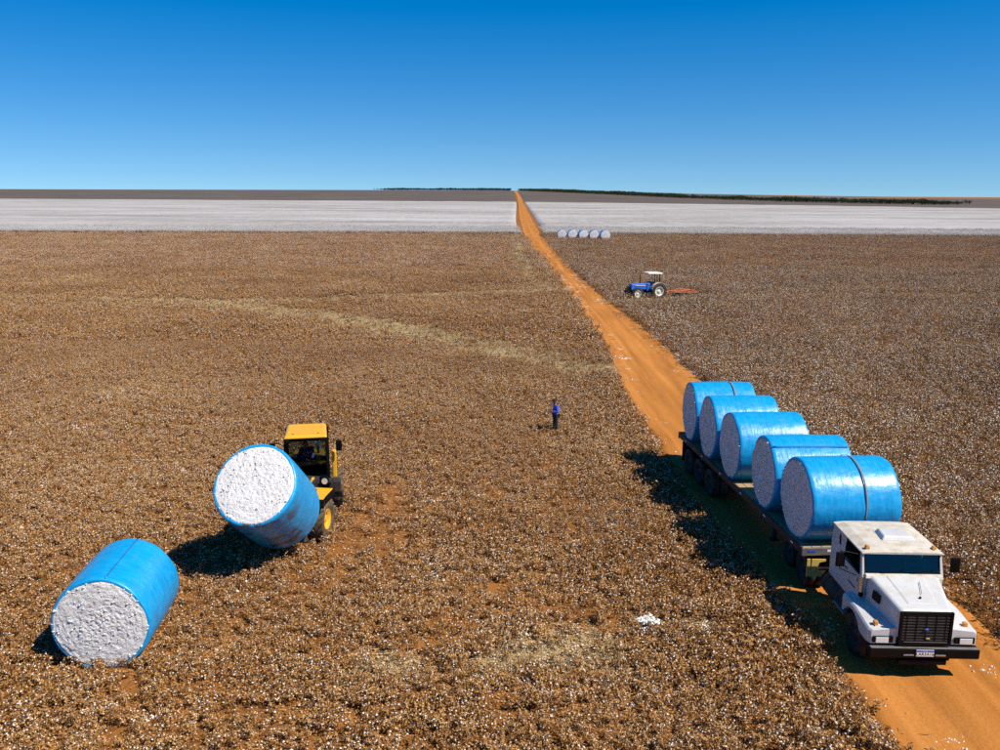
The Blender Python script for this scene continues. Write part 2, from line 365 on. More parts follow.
def v_straw(i):
    mb = MB()
    for k in range(120):
        p = Vector((random.gauss(0, .5), random.gauss(0, .3), random.uniform(.01, .10)))
        t = random.random()
        if t < .08: tuft(mb, p, random.uniform(.01, .024), 2)
        elif t < .6: leafbit(mb, p, random.uniform(.03, .07), 1, .7)
        else:
            d = Vector((random.gauss(0, 1.4), random.gauss(0, .6), random.gauss(0, .18))).normalized() * random.uniform(.08, .2); mb.cyl(p - d, p + d, .006, .005, 3, 1, False, False)
    return mb, [M['stem'], M['straw'], M['lint']]
def v_lint(i):
    mb = MB()
    for k in range(26):
        r = abs(random.gauss(0, .28)); a = random.uniform(0, 6.283); tuft(mb, Vector((r * math.cos(a), r * math.sin(a), random.uniform(.01, .05))), random.uniform(.012, .04), 0)
    return mb, [M['lint']]
def v_full(i):      # unpicked cotton
    mb = MB()
    for k in range(7):
        b = Vector((random.uniform(-.8, .8), random.uniform(-.6, .6), 0)); h = random.uniform(.75, 1.0)
        mb.cyl(b, b + Vector((0, 0, h)), .012, .006, 3, 0, False, False)
        for q in range(13):
            t = random.uniform(.5, 1.0); tuft(mb, b + Vector((random.gauss(0, .17), random.gauss(0, .17), h * t)), random.uniform(.03, .06), 2)
        for q in range(12): leafbit(mb, b + Vector((random.gauss(0, .15), random.gauss(0, .15), h * random.uniform(.2, .8))), .06, 1)
    return mb, [M['stem'], M['leaf_grey'], M['boll']]
C_left = variants('broken_cotton_stalk', 8, v_left); C_right = variants('standing_cotton_stalk', 8, v_right)
C_cl = variants('stalk_clump', 6, v_clump(False)); C_cr = variants('tall_stalk_clump', 6, v_clump(True))
C_lit = variants('leaf_litter', 6, v_litter); C_str = variants('straw_litter', 6, v_straw); C_lint = variants('lint_scrap', 5, v_lint); C_full = variants('ripe_cotton_plant', 5, v_full)

def field_pts(y0, y1, dens, margin=9, slope=.62):
    """random points over the strip of the plain the camera looks along (with room to either side)"""
    A = slope * (y1 ** 2 - y0 ** 2) + 2 * margin * (y1 - y0); n = int(A * dens)
    u = rng.random(n); a, b = slope, margin
    k = a * y0 ** 2 + 2 * b * y0; y = (-b + np.sqrt(b * b + a * (k + u * A))) / a
    x = (rng.random(n) * 2 - 1) * (slope * y + margin)
    return x, y
SWATHS = [([(-75, 90.5), (-59.4, 89.7), (-52.7, 89.1), (-41.2, 87.0), (-30.2, 85.0), (-20.6, 87.0), (-10.8, 90.9), (-2.3, 94.0), (6.8, 97.4)], 2.1), ([(-36, 86), (-29.9, 84.3), (-23.9, 80.8), (-19.3, 77.5), (-14.1, 73.9), (-8.1, 68.1), (-3.8, 63.4), (0, 59.0), (3.3, 55.3), (5.2, 53.2)], 2.8),
          ([(4.6, 99), (4.3, 125), (4.0, 150), (3.6, 185), (3.6, 228)], 1.7), ([(12.8, 88), (16, 89.0), (22, 92), (40, 93.5), (80, 95)], 1.5), ([(12.6, 87.0), (16.5, 87.8), (18, 89.5)], 1.6), ([(.2, 18.9), (1.7, 19.6), (3.6, 20.0), (5.3, 20.2)], .32), ([(-.4, 18.3), (1.2, 18.7), (2.6, 18.8)], .45), ([(-3, 18.2), (-1.6, 18.0)], .35)]
def dist_poly(x, y, pts):
    d = np.full(x.shape, 1e9)
    for (ax, ay), (bx, by) in zip(pts[:-1], pts[1:]):
        t = np.clip(((x - ax) * (bx - ax) + (y - ay) * (by - ay)) / ((bx - ax) ** 2 + (by - ay) ** 2), 0, 1)
        d = np.minimum(d, np.hypot(x - ax - t * (bx - ax), y - ay - t * (by - ay)))
    return d
def straw_mask(x, y):
    m = np.zeros(x.shape)
    jit = (fbm(x, y, 1.6) - .5)
    for p, wd in SWATHS:
        d = dist_poly(x, y, p) + jit * wd * .8; m = np.maximum(m, 1 - sstep(wd * .4, wd * 1.35, d))
    return m * .94
BARE = [(-3.95, 29.5, .55, 1.6), (-3.45, 26.2, .5, 1.5), (-3.3, 24.2, .55, 1.2), (-5.2, 23.4, .7, .9), (-4.6, 25.4, .35, 1.8), (1.7, 21.0, 1.3, .22), (2.2, 17.9, .5, .2), (-11.8, 17.0, .9, .4)]
def bare_mask(x, y):
    m = np.zeros(x.shape)
    for cx, cy, sx, sy in BARE: m = np.maximum(m, np.exp(-(((x - cx) / sx) ** 2 + ((y - cy) / sy) ** 2) * .8))
    return np.clip(m * 1.15 + (fbm(x, y, .7) - .5) * 1.2 * (m > .1), 0, 1) * .85
def rots(n, tilt=.12): return np.stack([rng.normal(0, tilt, n), rng.normal(0, tilt, n), rng.random(n) * 6.2832], -1)

def plants(name, y0, y1, dens, side, coll, label, s0, nvar):
    x, y = field_pts(y0, y1, dens)
    row = np.round(y / .76) * .76; y = y * .78 + row * .22 + rng.normal(0, .06, len(y))   # loose rows across the view
    k = (x < road_l(y)) if side < 0 else (x > road_r(y))
    k &= ~on_road(x, y, -.15)
    k &= y < near_y(x) - .5
    dn = .22 + 1.3 * (.6 * fbm(x, y, 3.4) + .4 * fbm(x * .3 + 40, y + .15 * x, 1.1))
    edge = np.where(x < 9, road_l(y) - x, x - road_r(y))
    tall = np.exp(-(np.maximum(edge, 0) / 4.0) ** 2) * (.5 + .5 * vnoise(x, y, 2.5))
    p = np.clip(dn, 0, 1) * (1 - .85 * straw_mask(x, y)) * (1 - .97 * bare_mask(x, y)) * np.where(edge < .5, .55, 1)
    worn = np.exp(-(((x + 1.5) / 6.5) ** 2 + ((y - 25) / 8.0) ** 2)) if side < 0 else 0.0     # driven-over ground round the loader
    p = p * (1 - .75 * worn * sstep(.40, .62, fbm(x * .45 + 11, y, 1.1)))
    p = p * (1 - .6 * worn * np.exp(-((np.abs(x + 4.3 - .12 * (y - 27)) - .0) / .45) ** 2))
    bale = (((x + 9.4) / 1.05) ** 2 + ((y - 19.5) / 1.2) ** 2) < 1
    k &= ~bale & (rng.random(len(x)) < p)
    x, y, tall = x[k], y[k], tall[k]; n = len(x)
    s = s0 * (.7 + .6 * fbm(x, y, 5)) * (.8 + .4 * rng.random(n)) * (1 + (.38 * tall if side < 0 else .15 * tall))
    scatter(name, np.stack([x, y, ground_z(x, y)], -1), rots(n), s, rng.integers(0, nvar, n), coll, label, 'stalks')
    return n
tot = 0
tot += plants('cotton_stalks', 11, 62, 27, -1, C_left, 'picked brown cotton stalks with scraps of lint, near field left of the road', .84, 8)
tot += plants('cotton_stalks', 11, 62, 13, 1, C_right, 'tall dry cotton stalks with white lint, near field right of the road', 1.0, 8)
tot += plants('cotton_stalks', 62, 125, 8.5, -1, C_left, 'picked brown cotton stalks in the middle distance left of the road', 1.2, 8)
tot += plants('cotton_stalks', 62, 125, 8, 1, C_right, 'tall dry cotton stalks in the middle distance around the blue tractor', 1.1, 8)
tot += plants('cotton_stalks', 125, 233, 1.3, -1, C_cl, 'far brown cotton stalks in front of the left white field', 1.1, 6)
tot += plants('cotton_stalks', 125, 233, 1.2, 1, C_cr, 'far grey brown cotton stalks in front of the right white field', 1.0, 6)

def litter(name, y0, y1, dens, coll, label, cat, s0, nvar, fn):
    x, y = field_pts(y0, y1, dens); k = fn(x, y); x, y = x[k], y[k]; n = len(x)
    scatter(name, np.stack([x, y, ground_z(x, y) + .003], -1), rots(n, .02), s0 * (.75 + .5 * rng.random(n)), rng.integers(0, nvar, n), coll, label, cat); return n
rd = lambda x: rng.random(len(x))
off = lambda x, y: ~on_road(x, y, -.1) & (y < near_y(x))
tot += litter('leaf_litter', 11, 62, 2.6, C_lit, 'dead leaves and twigs lying between the near stalks', 'litter', 1.0, 6, lambda x, y: off(x, y) & (rd(x) > .9 * bare_mask(x, y)))
tot += litter('leaf_litter', 62, 125, 1.1, C_lit, 'dead leaves and twigs lying between the middle distance stalks', 'litter', 1.5, 6, lambda x, y: off(x, y))
tot += litter('straw', 13, 62, 9.0, C_str, 'pale yellow straw in the near swath and wheel tracks', 'straw', .8, 6, lambda x, y: off(x, y) & (rd(x) < straw_mask(x, y) * 1.1))
tot += litter('straw', 62, 232, 5.0, C_str, 'pale yellow straw in the far mown swaths', 'straw', 1.1, 6, lambda x, y: off(x, y) & (rd(x) < straw_mask(x, y) * 1.1))
def near_edge(x, y):
    e = np.minimum(np.abs(x - road_l(y)), np.abs(x - road_r(y))); return rd(x) < .75 * np.exp(-(e / .8) ** 2) * (vnoise(x, y, 4) > .4)
tot += litter('lint_scraps', 13, 120, 1.6, C_lint, 'white cotton lint blown along the road edges', 'lint', 1.0, 5, near_edge)
tot += litter('lint_scraps', 13, 90, .10, C_lint, 'white cotton lint scraps dropped on the dirt road', 'lint', .7, 5, lambda x, y: on_road(x, y, -.3))
tot += litter('lint_scraps', 13, 62, .5, C_lint, 'white cotton lint scraps lying about the near field', 'lint', 1.1, 5, lambda x, y: off(x, y) & (fbm(x, y, 2) > .55))
x = np.concatenate([rng.random(14000) * 420 - 210, rng.random(6000) * 340 - 170]); y = near_y(x) + np.concatenate([rng.random(14000) * 40, rng.random(6000) * 4])
k = ~on_road(x, y, 1.2); x, y = x[k], y[k]; n = len(x)
scatter('ripe_cotton_plants', np.stack([x, y, ground_z(x, y)], -1), rots(n, .05), .8 + .4 * rng.random(n), rng.integers(0, 5, n), C_full, 'front rows of the white unpicked cotton field', 'cotton plants'); tot += n
print('instances', tot)
# ------------------------------------------------------------------ object materials
def wrap_mat(name, dirt=0.0):
    m, n, b = new_mat(name); b.inputs['Specular IOR Level'].default_value = .5; b.inputs['Coat Weight'].default_value = .15; b.inputs['Coat Roughness'].default_value = .2
    v = pos(n, (5, 1, 1), world=False)
    oi = n.nodes.new('ShaderNodeObjectInfo')
    w1 = noise(n, v, 2.2, 5, .6); w2 = noise(n, pos(n, (1, 1.6, 1.6), world=False), 3.2, 4, .55); w3 = noise(n, pos(n, world=False), 26, 3, .6)
    c = ramp(n, w1, [(.3, (.003, .24, .52)), (.52, (.005, .295, .61)), (.75, (.010, .35, .68))])
    c = mix(n, .10, c, ramp(n, w3, [(.3, (.45, .6, .75)), (.65, (1, 1, 1))]), 'MULTIPLY')
    # dust film gathered low on the bale
    d = ramp(n, w2, [(.58, (0, 0, 0)), (.8, (.10, .10, .10))]); c = mix(n, d, c, (.22, .30, .34))
    if dirt:
        ob = n.nodes.new('ShaderNodeTexCoord').outputs['Object']; s = n.nodes.new('ShaderNodeSeparateXYZ'); n.links.new(ob, s.inputs[0])
        big = noise(n, pos(n, (1.2, 1, 1), world=False), 1.6, 6, .7)
        k = ramp(n, big, [(.52, (0, 0, 0)), (.62, (1, 1, 1))])
        zz = N(n, 'ShaderNodeMapRange'); zz.inputs['From Min'].default_value = 1.0; zz.inputs['From Max'].default_value = .35; n.links.new(s.outputs['Z'], zz.inputs['Value'])
        k = mix(n, 1.0, k, zz.outputs[0], 'MULTIPLY'); c = mix(n, k, c, (.05, .045, .045))
    n.links.new(c, b.inputs['Base Color'])
    n.links.new(ramp(n, w2, [(.3, (.25,) * 3), (.7, (.5,) * 3)]), b.inputs['Roughness'])
    h = mix(n, .6, w1, w2); bump(n, b, h, .35, .07); return m
def cotton_mat(name, trash=.5):
    m, n, b = new_mat(name); b.inputs['Roughness'].default_value = 1; b.inputs['Specular IOR Level'].default_value = .05
    v = pos(n, world=False); a = noise(n, v, 16, 6, .75); g = noise(n, v, 55, 3, .7); l = noise(n, v, 3, 3)
    c = ramp(n, l, [(.35, (.74, .72, .695)), (.65, (.84, .825, .805))])
    c = mix(n, ramp(n, g, [(.34, (min(1, trash * 1.3),) * 3), (.47, (0, 0, 0))]), c, (.13, .095, .07))
    c = mix(n, ramp(n, a, [(.34, (min(1, trash * 1.3),) * 3), (.44, (0, 0, 0))]), c, (.14, .11, .085))
    n.links.new(c, b.inputs['Base Color']); bump(n, b, a, .8, .07); return m
M['wrap'] = wrap_mat('blue_bale_wrap'); M['wrap_dirty'] = wrap_mat('soiled_blue_bale_wrap', 1.0); M['cotton'] = cotton_mat('pressed_cotton')
M['seam'] = paint('wrap_seam_blue', (.008, .17, .42), .4, dust=.2)
M['strap'] = paint('brown_webbing', (.24, .17, .105), .9, dust=.3)
M['white'] = paint('dusty_white_paint', (.56, .565, .565), .36, dust=.5, dustc=(.42, .33, .23), scale=2.6)
M['roofw'] = paint('stained_cab_roof', (.60, .55, .46), .6, dust=.8, dustc=(.30, .22, .14), scale=3.2)
M['black'] = paint('black_plastic', (.003, .003, .0035), .45, dust=.02, dustc=(.12, .08, .05), spec=.12)
M['dark'] = paint('dark_steel', (.014, .013, .013), .6, dust=.3, dustc=(.14, .085, .045))
M['rubber'] = paint('dusty_tyre', (.022, .021, .020), .85, dust=.8, dustc=(.17, .11, .065), scale=5, spec=.2)
M['tyre_brown'] = paint('soil_caked_tyre', (.075, .055, .04), .95, dust=.9, dustc=(.26, .17, .095), scale=4, spec=.15)
M['chrome'] = paint('chrome', (.62, .61, .58), .25, 1.0, dust=.3)
M['alu'] = paint('worn_steel', (.33, .33, .33), .45, .8, dust=.4)
M['amber'] = paint('amber_lens', (.62, .24, .02), .25, dust=.2)
M['lens'] = paint('headlight_glass', (.78, .79, .76), .15, .2, dust=.2)
M['red'] = paint('red_lens', (.4, .015, .012), .3)
M['yellow'] = paint('machine_yellow', (.74, .38, .005), .42, dust=.3)
M['guard'] = paint('faded_yellow_steel', (.66, .45, .10), .6, dust=.4)
M['wood'] = paint('weathered_plank', (.40, .27, .135), .85, dust=.6, dustc=(.22, .14, .08), scale=6)
M['blue'] = paint('tractor_blue', (.015, .13, .58), .35, dust=.2)
M['canopy'] = paint('cream_canopy', (.72, .68, .58), .5, dust=.2)
M['grey'] = paint('light_grey_metal', (.50, .49, .45), .5, dust=.4)
M['orange'] = paint('implement_orange', (.66, .12, .02), .5, dust=.3)
M['seat'] = paint('seat_vinyl', (.11, .10, .095), .7)
M['glass'] = glass('tinted_glass', (.42, .62, .58)); M['glass_dark'] = glass('smoked_glass', (.62, .66, .66))
M['mirror'] = paint('mirror_glass', (.5, .53, .55), .06, 1.0, dust=.1)
M['plate_white'] = paint('plate_white', (.78, .77, .76), .5, dust=.15); M['plate_blue'] = paint('plate_blue', (.02, .07, .42), .5, dust=.1); M['ink'] = paint('plate_ink', (.012, .012, .014), .6, dust=0)
M['skin'] = paint('skin', (.24, .12, .07), .6, dust=0); M['shirt'] = paint('blue_shirt', (.016, .09, .66), .85, dust=.1, scale=8); M['shirt2'] = paint('navy_work_shirt', (.02, .07, .27), .85, dust=.1); M['cloth'] = paint('black_cloth', (.012, .012, .014), .9, dust=.1); M['boot'] = paint('boot_leather', (.035, .022, .015), .7, dust=.5)
M['foliage'] = plant_mat('woodland_leaf', [(.25, (.010, .022, .010)), (.5, (.022, .045, .020)), (.8, (.045, .075, .032))])

# ------------------------------------------------------------------ round cotton bales
def bale_meshes(seed, Rr=1.18, Ln=2.44, na=128, nl=30, sag=.06, lump=.030):
    r0 = np.random.default_rng(seed); off = r0.random() * 500
    prof = [(-Ln / 2 + .005, .915 * Rr), (-Ln / 2 - .012, .95 * Rr), (-Ln / 2 + .0, .978 * Rr), (-Ln / 2 + .03, .994 * Rr)] + [(x, Rr * (1 + .012 * math.cos(x / Ln * math.pi))) for x in np.linspace(-Ln / 2 + .1, Ln / 2 - .1, nl)] + [(Ln / 2 - .03, .994 * Rr), (Ln / 2, .978 * Rr), (Ln / 2 + .012, .95 * Rr), (Ln / 2 - .005, .915 * Rr)]
    A = np.linspace(0, 2 * np.pi, na, endpoint=False); V = []
    def sagz(z):   # flattened where it rests
        return np.where(z < sag * 2, sag + (z - sag * 2) * .18 + sag * .0, z) - sag * .64
    for x, r in prof:
        u = A * Rr * 2.2
        rr = r + .016 * (fbm(u * 1.0 + off, np.full(na, x * .35) + off, .8) - .5) + .010 * (vnoise(u + off, np.full(na, x * 4.0), .35) - .5)
        rr = rr + .014 * np.sin(2 * A + off) + .008 * np.sin(3 * A + off * 2)
        y = rr * np.cos(A); z = Rr + rr * np.sin(A)
        V.append(np.stack([np.full(na, x) + .012 * np.sin(A * 5 + off) * (abs(x) > Ln / 2 - .05), y, sagz(z)], -1))
    V = np.concatenate(V); k = len(prof)
    F = [(j * na + i, j * na + (i + 1) % na, (j + 1) * na + (i + 1) % na, (j + 1) * na + i) for j in range(k - 1) for i in range(na)]
    wrap = bpy.data.meshes.new('plastic_wrap'); wrap.from_pydata(V.tolist(), [], F); wrap.polygons.foreach_set('use_smooth', [True] * len(F))
    ends = []
    for sgn in (-1, 1):
        nr = 64; vs = []; rs = np.linspace(.945, .02, nr)
        for q in rs:
            y = Rr * q * np.cos(A); z = Rr * q * np.sin(A)
            d = .05 * (1 - q ** 4) + lump * .6 * (fbm(y + off + sgn * 40, z + off, .30) - .5) + lump * .8 * (vnoise(y - off, z + off + sgn * 9, .07) - .5) + lump * .8 * (vnoise(y - off, z * 1.4 - off, .035) - .5)
            d = np.where(q > .93, -.01, d)
            vs.append(np.stack([sgn * (Ln / 2 + d + .0), y, sagz(Rr + z)], -1))
        vs = np.concatenate(vs); fs = [(j * na + i, j * na + (i + 1) % na, (j + 1) * na + (i + 1) % na, (j + 1) * na + i) for j in range(nr - 1) for i in range(na)] + [tuple((nr - 1) * na + i for i in range(na))]
        e = bpy.data.meshes.new('cotton_face'); e.from_pydata(vs.tolist(), [], fs if sgn > 0 else [t[::-1] for t in fs]); e.polygons.foreach_set('use_smooth', [True] * len(fs)); ends.append(e)
    return wrap, ends
BALE = {}
def bale(loc, rot, label, group, seed, dirty=False, seam=None, scale=1.0, name='cotton_bale'):
    if seed not in BALE: BALE[seed] = bale_meshes(seed, sag=.0001) if seed == 7 else bale_meshes(seed) if seed < 50 else bale_meshes(seed, 1.2, 2.4, 40, 6)
    wr, en = BALE[seed]; wr = wr.copy()
    root = empty(name, loc, 0, label, 'cotton bale', group); root.rotation_euler = rot; root.scale = (scale,) * 3
    wr.materials.clear(); wr.materials.append(M['wrap_dirty' if dirty else 'wrap'])
    o = obj('plastic_wrap', wr, root)
    for e in en:
        e = e.copy(); e.materials.clear(); e.materials.append(M['cotton']); obj('cotton_face', e, root)
    if seed < 50:
        lt = MB()
        for sg_ in (-1, 1):
            for k in range(90):
                r_ = 1.12 * math.sqrt(random.random()); t_ = random.uniform(0, 2 * math.pi)
                tuft(lt, Vector((sg_ * (1.235 + .05 * (1 - (r_ / 1.15) ** 4)), r_ * math.cos(t_), 1.16 + r_ * math.sin(t_) * .97)), random.uniform(.012, .040), 0)
            for k in range(26):
                t_ = random.uniform(0, 2 * math.pi); tuft(lt, Vector((sg_ * 1.225, 1.10 * math.cos(t_), 1.16 + 1.08 * math.sin(t_))), random.uniform(.02, .05), 0)
        tag(lt.build('loose_lint', M['cotton'], root), kind='stuff')
    if seam is not None:
        mb = MB(); a0 = seam; n = 16; r = 1.18 * 1.022 + .004
        for j in range(2):
            pass
        xs = np.linspace(-1.19, 1.19, n); vs = []
        for x in xs:
            for t in (a0 - .018, a0 + .018): vs.append((x, r * math.cos(t), 1.18 + r * math.sin(t) - .03))
        mb.add(vs, [(2 * i, 2 * i + 2, 2 * i + 3, 2 * i + 1) for i in range(n - 1)], 0, True)
        sm = mb.build('wrap_seam', M['seam'], root)
        so_ = sm.modifiers.new('thickness', 'SOLIDIFY'); so_.thickness = .006
    return root
bale((-9.38, 19.30, 0), (0, 0, R(-90 + 5)), 'blue wrapped cotton bale lying alone on the ground, bottom left', None, 1, seam=R(80), scale=.97)

# ------------------------------------------------------------------ wheels
def wheel(parent, c, r, wd, rim_r, m_rim, m_tyre, side=1, lug=0, name='wheel', lugh=.03):
    """axis along X; side +1 shows its dish towards +X"""
    M4 = Matrix.Translation(c) @ Matrix.Scale(side, 4, (1, 0, 0)); h = wd / 2
    t = MB().lathe([(-h * .8, rim_r), (-h, rim_r + (r - rim_r) * .35), (-h * .96, r * .94), (-h * .8, r * .985), (0, r), (h * .8, r * .985), (h * .96, r * .94), (h, rim_r + (r - rim_r) * .35), (h * .8, rim_r)], M4, 36)
    if lug:
        for k in range(lug):
            for s in (-1, 1):
                a = 2 * math.pi * (k + (.5 if s > 0 else 0)) / lug; a2 = a + .55 * 2 * math.pi / lug * 1.6
                q = []
                for rr in (r * .955, r + lugh):
                    for (xx, aa) in ((s * h * 1.0, a), (s * h * 1.0, a + .09), (s * .02, a2 + .09), (s * .02, a2)): q.append(Vector(c) + Vector((side * xx, rr * math.cos(aa), rr * math.sin(aa))))
                t.hexa(q[:4], q[4:])
    root = t.build(name, m_tyre, parent)
    rm = MB().lathe([(-h * .7, rim_r), (h * .82, rim_r), (h * .86, rim_r * .93), (h * .3, rim_r * .86), (h * .2, rim_r * .42), (h * .55, rim_r * .34), (h * .6, .001)], M4, 28)
    for k in range(8):
        a = k * math.pi / 4; p = Vector(c) + Vector((side * h * .22, rim_r * .6 * math.cos(a), rim_r * .6 * math.sin(a))); rm.cyl(p, p + Vector((side * .03, 0, 0)), .02, n=6)
    rm.build('rim', m_rim, root); return root

# ------------------------------------------------------------------ white bonneted truck
def wheel_arch(y, z, rr, y0, y1, z0, ztop_f, n=10):
    """side outline of a mudguard with a round cut-out (y,z pairs)"""
    p = [(y0, z0), (y0, ztop_f[0]), (y1, ztop_f[1]), (y1, z0 + .1)]
    a = [(y + rr * math.cos(t), z + rr * math.sin(t)) for t in np.linspace(R(4), R(176), n)]
    return p + [q for q in a]
tr = empty('truck', (9.747, 17.77, .035), R(-1.6), 'dusty white bonneted truck at the head of the loaded trailer', 'truck')
hood = MB()
hb = [(-.63, .0, 1.0), (.63, .0, 1.0), (.90, 1.36, 1.05), (-.90, 1.36, 1.05)]
ht = [(-.60, .03, 1.70), (.60, .03, 1.70), (.86, 1.40, 1.985), (-.86, 1.40, 1.985)]
hood.hexa(hb, ht); hd = hood.build('hood', M['white'], tr, .10); hd.modifiers[0].segments = 4
MB().hexa([(-.34, .25, 1.75), (.34, .25, 1.75), (.46, 1.30, 1.955), (-.46, 1.30, 1.955)], [(-.30, .28, 1.766), (.30, .28, 1.766), (.42, 1.28, 1.974), (-.42, 1.28, 1.974)]).build('hood_bulge', M['white'], hd, .012)
for s in (-1, 1):
    MB().hexa([(s * .775, .72, 1.50), (s * .835, .98, 1.53), (s * .818, .98, 1.74), (s * .758, .72, 1.70)], [(s * .800, .72, 1.50), (s * .860, .98, 1.53), (s * .843, .98, 1.74), (s * .783, .72, 1.70)]).build('side_vent', M['black'], hd)
    MB().box(s * .50 - .03, s * .50 + .03, -.004, .02, 1.60, 1.66).build('hood_latch', M['black'], hd)
MB().tube([(.10, .55, 1.862), (.24, 1.02, 1.945)], .006, 5).build('hood_scratch', M['dark'], hd)
MB().box(.0, .035, .42, .46, 1.80, 1.845).build('hood_bolt', M['black'], hd)
gr = MB()
for x0, x1, z0, z1 in ((-.60, -.53, .88, 1.69), (.53, .60, .88, 1.69), (-.53, .53, 1.62, 1.69), (-.53, .53, .88, .95)): gr.box(x0, x1, -.035, .035, z0, z1)
gf = gr.build('grille', M['black'], tr, .012)
MB().box(-.53, .53, .0, .03, .95, 1.62).build('grille_core', M['dark'], gf)
for k in range(9): MB().box(-.53, .53, -.022, .004, .985 + k * .07, 1.010 + k * .07, M=None).build('grille_slat', M['dark'], gf, .004)
for k in range(5): MB().box(-.44 + k * .22 - .008, -.44 + k * .22 + .008, -.03, -.0225, .96, 1.61).build('grille_bar', M['black'], gf)
MB().lathe([(0, .001), (0, .05), (-.014, .046), (-.016, .001)], Matrix.Translation((0, -.045, 1.28)) @ Matrix.Rotation(R(90), 4, 'Z') @ Matrix.Scale(.55, 4, (0, 0, 1)), 20).build('oval_badge', M['plate_blue'], gf)
MB().box(.02, .10, -.045, -.033, 1.04, 1.065).build('small_badge', M['guard'], gf)
MB().box(-.48, .50, -.05, -.036, .958, .966).build('grille_trim', M['alu'], gf)
bm_ = MB().box(-1.255, 1.255, -.09, .16, .57, .82).build('bumper', M['black'], tr, .04)
MB().box(-1.22, 1.22, -.088, .02, .8205, .83).build('bumper_step', M['alu'], bm_, .003)
MB().box(-.55, .55, -.04, .14, .38, .52).build('lower_valance', M['black'], bm_, .03)
for s in (-1, 1): MB().box(s * .36 - .12, s * .36 + .12, -.105, -.085, .645, .68).build('tow_slot', M['chrome'], bm_, .008)
pl = MB().box(-.20, .20, -.112, -.095, .64, .80).build('license_plate', M['plate_white'], tr, .004)
MB().box(-.196, .196, -.117, -.1125, .758, .797).build('plate_band', M['plate_blue'], pl)
def lettering(txt, size, m, parent, loc, rot, name='lettering'):
    cu = bpy.data.curves.new(name, 'FONT'); cu.body = txt; cu.size = size; cu.align_x = 'CENTER'; cu.align_y = 'CENTER'; cu.extrude = .001; cu.space_character = 1.1
    to = bpy.data.objects.new(name, cu); COL.objects.link(to); dg = bpy.context.evaluated_depsgraph_get()
    me = bpy.data.meshes.new_from_object(to.evaluated_get(dg)); bpy.data.objects.remove(to); me.materials.clear(); me.materials.append(m)
    o = obj(name, me, parent); o.location = loc; o.rotation_euler = rot; return o
lettering('LAR3A16', .095, M['ink'], pl, (0, -.1145, .698), (R(90), 0, 0))
lettering('BRASIL', .028, M['plate_white'], pl, (0, -.119, .778), (R(90), 0, 0))
for s in (-1, 1):
    # mudguard: outer skin with round arch, flat top and nose that holds the headlamp
    yc, zc, rr = 1.12, .56, .60
    n = 14; arc = [(yc + rr * math.cos(t), zc + rr * math.sin(t)) for t in np.linspace(math.pi, 0, n)]
    top = lambda y: 1.19 + .10 * float(sstep(.1, 1.1, y)) - .0
    fm = MB(); V = []
    ys_ = [.06 + (1.74 - .06) * i / 15 for i in range(16)]
    def arch_z(y): return zc + math.sqrt(max(rr * rr - (y - yc) ** 2, 0)) if abs(y - yc) < rr else .86
    for y in ys_:
        zb = min(max(arch_z(y), .86), top(y) - .05); xo = 1.24 - .05 * (y < .08); inn = .60 + .2 * y / 1.4
        V += [(s * xo, y, zb), (s * xo, y, top(y) - .05), (s * (xo - .05), y, top(y)), (s * inn, y, top(y) + .06), (s * inn, y, zb)]
    fs = [(5 * i + j, 5 * i + j + 1, 5 * i + 6 + j, 5 * i + 5 + j) for i in range(15) for j in range(4)] + [(0, 1, 2, 3, 4), (75, 79, 78, 77, 76)]
    fm.add(V, fs); fd = fm.build('fender', M['white'], tr, .012)
    hl = MB().box(s * .925 - .235, s * .925 + .235, .02, .055, .895, 1.055).build('headlight_housing', M['black'], tr, .02)
    MB().box(s * .95 - .145, s * .95 + .145, -.0, .019, .905, 1.04).build('headlight', M['lens'], hl, .02)
    sg = MB().box(s * 1.02 - .05, s * 1.02 + .05, .22, .33, 1.20, 1.315).build('turn_signal', M['amber'], tr, .02)
    MB().box(s * .98 - .10, s * 1.02 + .0, .2, .35, 1.19, 1.21).build('signal_base', M['black'], sg, .004)
cb = MB()   # cab shell: lower body, pillars and roof, with real window openings
x0, x1 = -.975, .975
for s in (-1, 1):
    sx = lambda a: s * a
    cb.hexa([(sx(.93), 1.36, 1.05), (sx(.99), 1.36, 1.05), (sx(.99), 3.43, 1.05), (sx(.93), 3.43, 1.05)], [(sx(.93), 1.40, 1.90), (sx(.985), 1.40, 1.90), (sx(.985), 3.43, 1.95), (sx(.93), 3.43, 1.95)])
    cb.hexa([(sx(.86), 1.36, 1.90), (sx(.975), 1.36, 1.90), (sx(.985), 1.47, 1.90), (sx(.92), 1.47, 1.90)], [(sx(.87), 1.53, 2.46), (sx(.955), 1.53, 2.46), (sx(.965), 1.63, 2.46), (sx(.91), 1.63, 2.46)])
    cb.hexa([(sx(.93), 2.50, 1.90), (sx(.986), 2.50, 1.90), (sx(.986), 3.43, 1.95), (sx(.93), 3.43, 1.95)], [(sx(.92), 2.46, 2.46), (sx(.966), 2.46, 2.46), (sx(.966), 3.40, 2.46), (sx(.92), 3.40, 2.46)])
cb.hexa([(-.93, 3.37, 1.05), (.93, 3.37, 1.05), (.93, 3.43, 1.05), (-.93, 3.43, 1.05)], [(-.93, 3.36, 2.46), (.93, 3.36, 2.46), (.93, 3.42, 2.46), (-.93, 3.42, 2.46)])
cb.box(-.93, .93, 1.375, 1.42, 1.05, 1.95); cb.box(-.93, .93, 1.42, 3.37, 1.05, 1.12)
cab = cb.build('cab', M['white'], tr, .012)
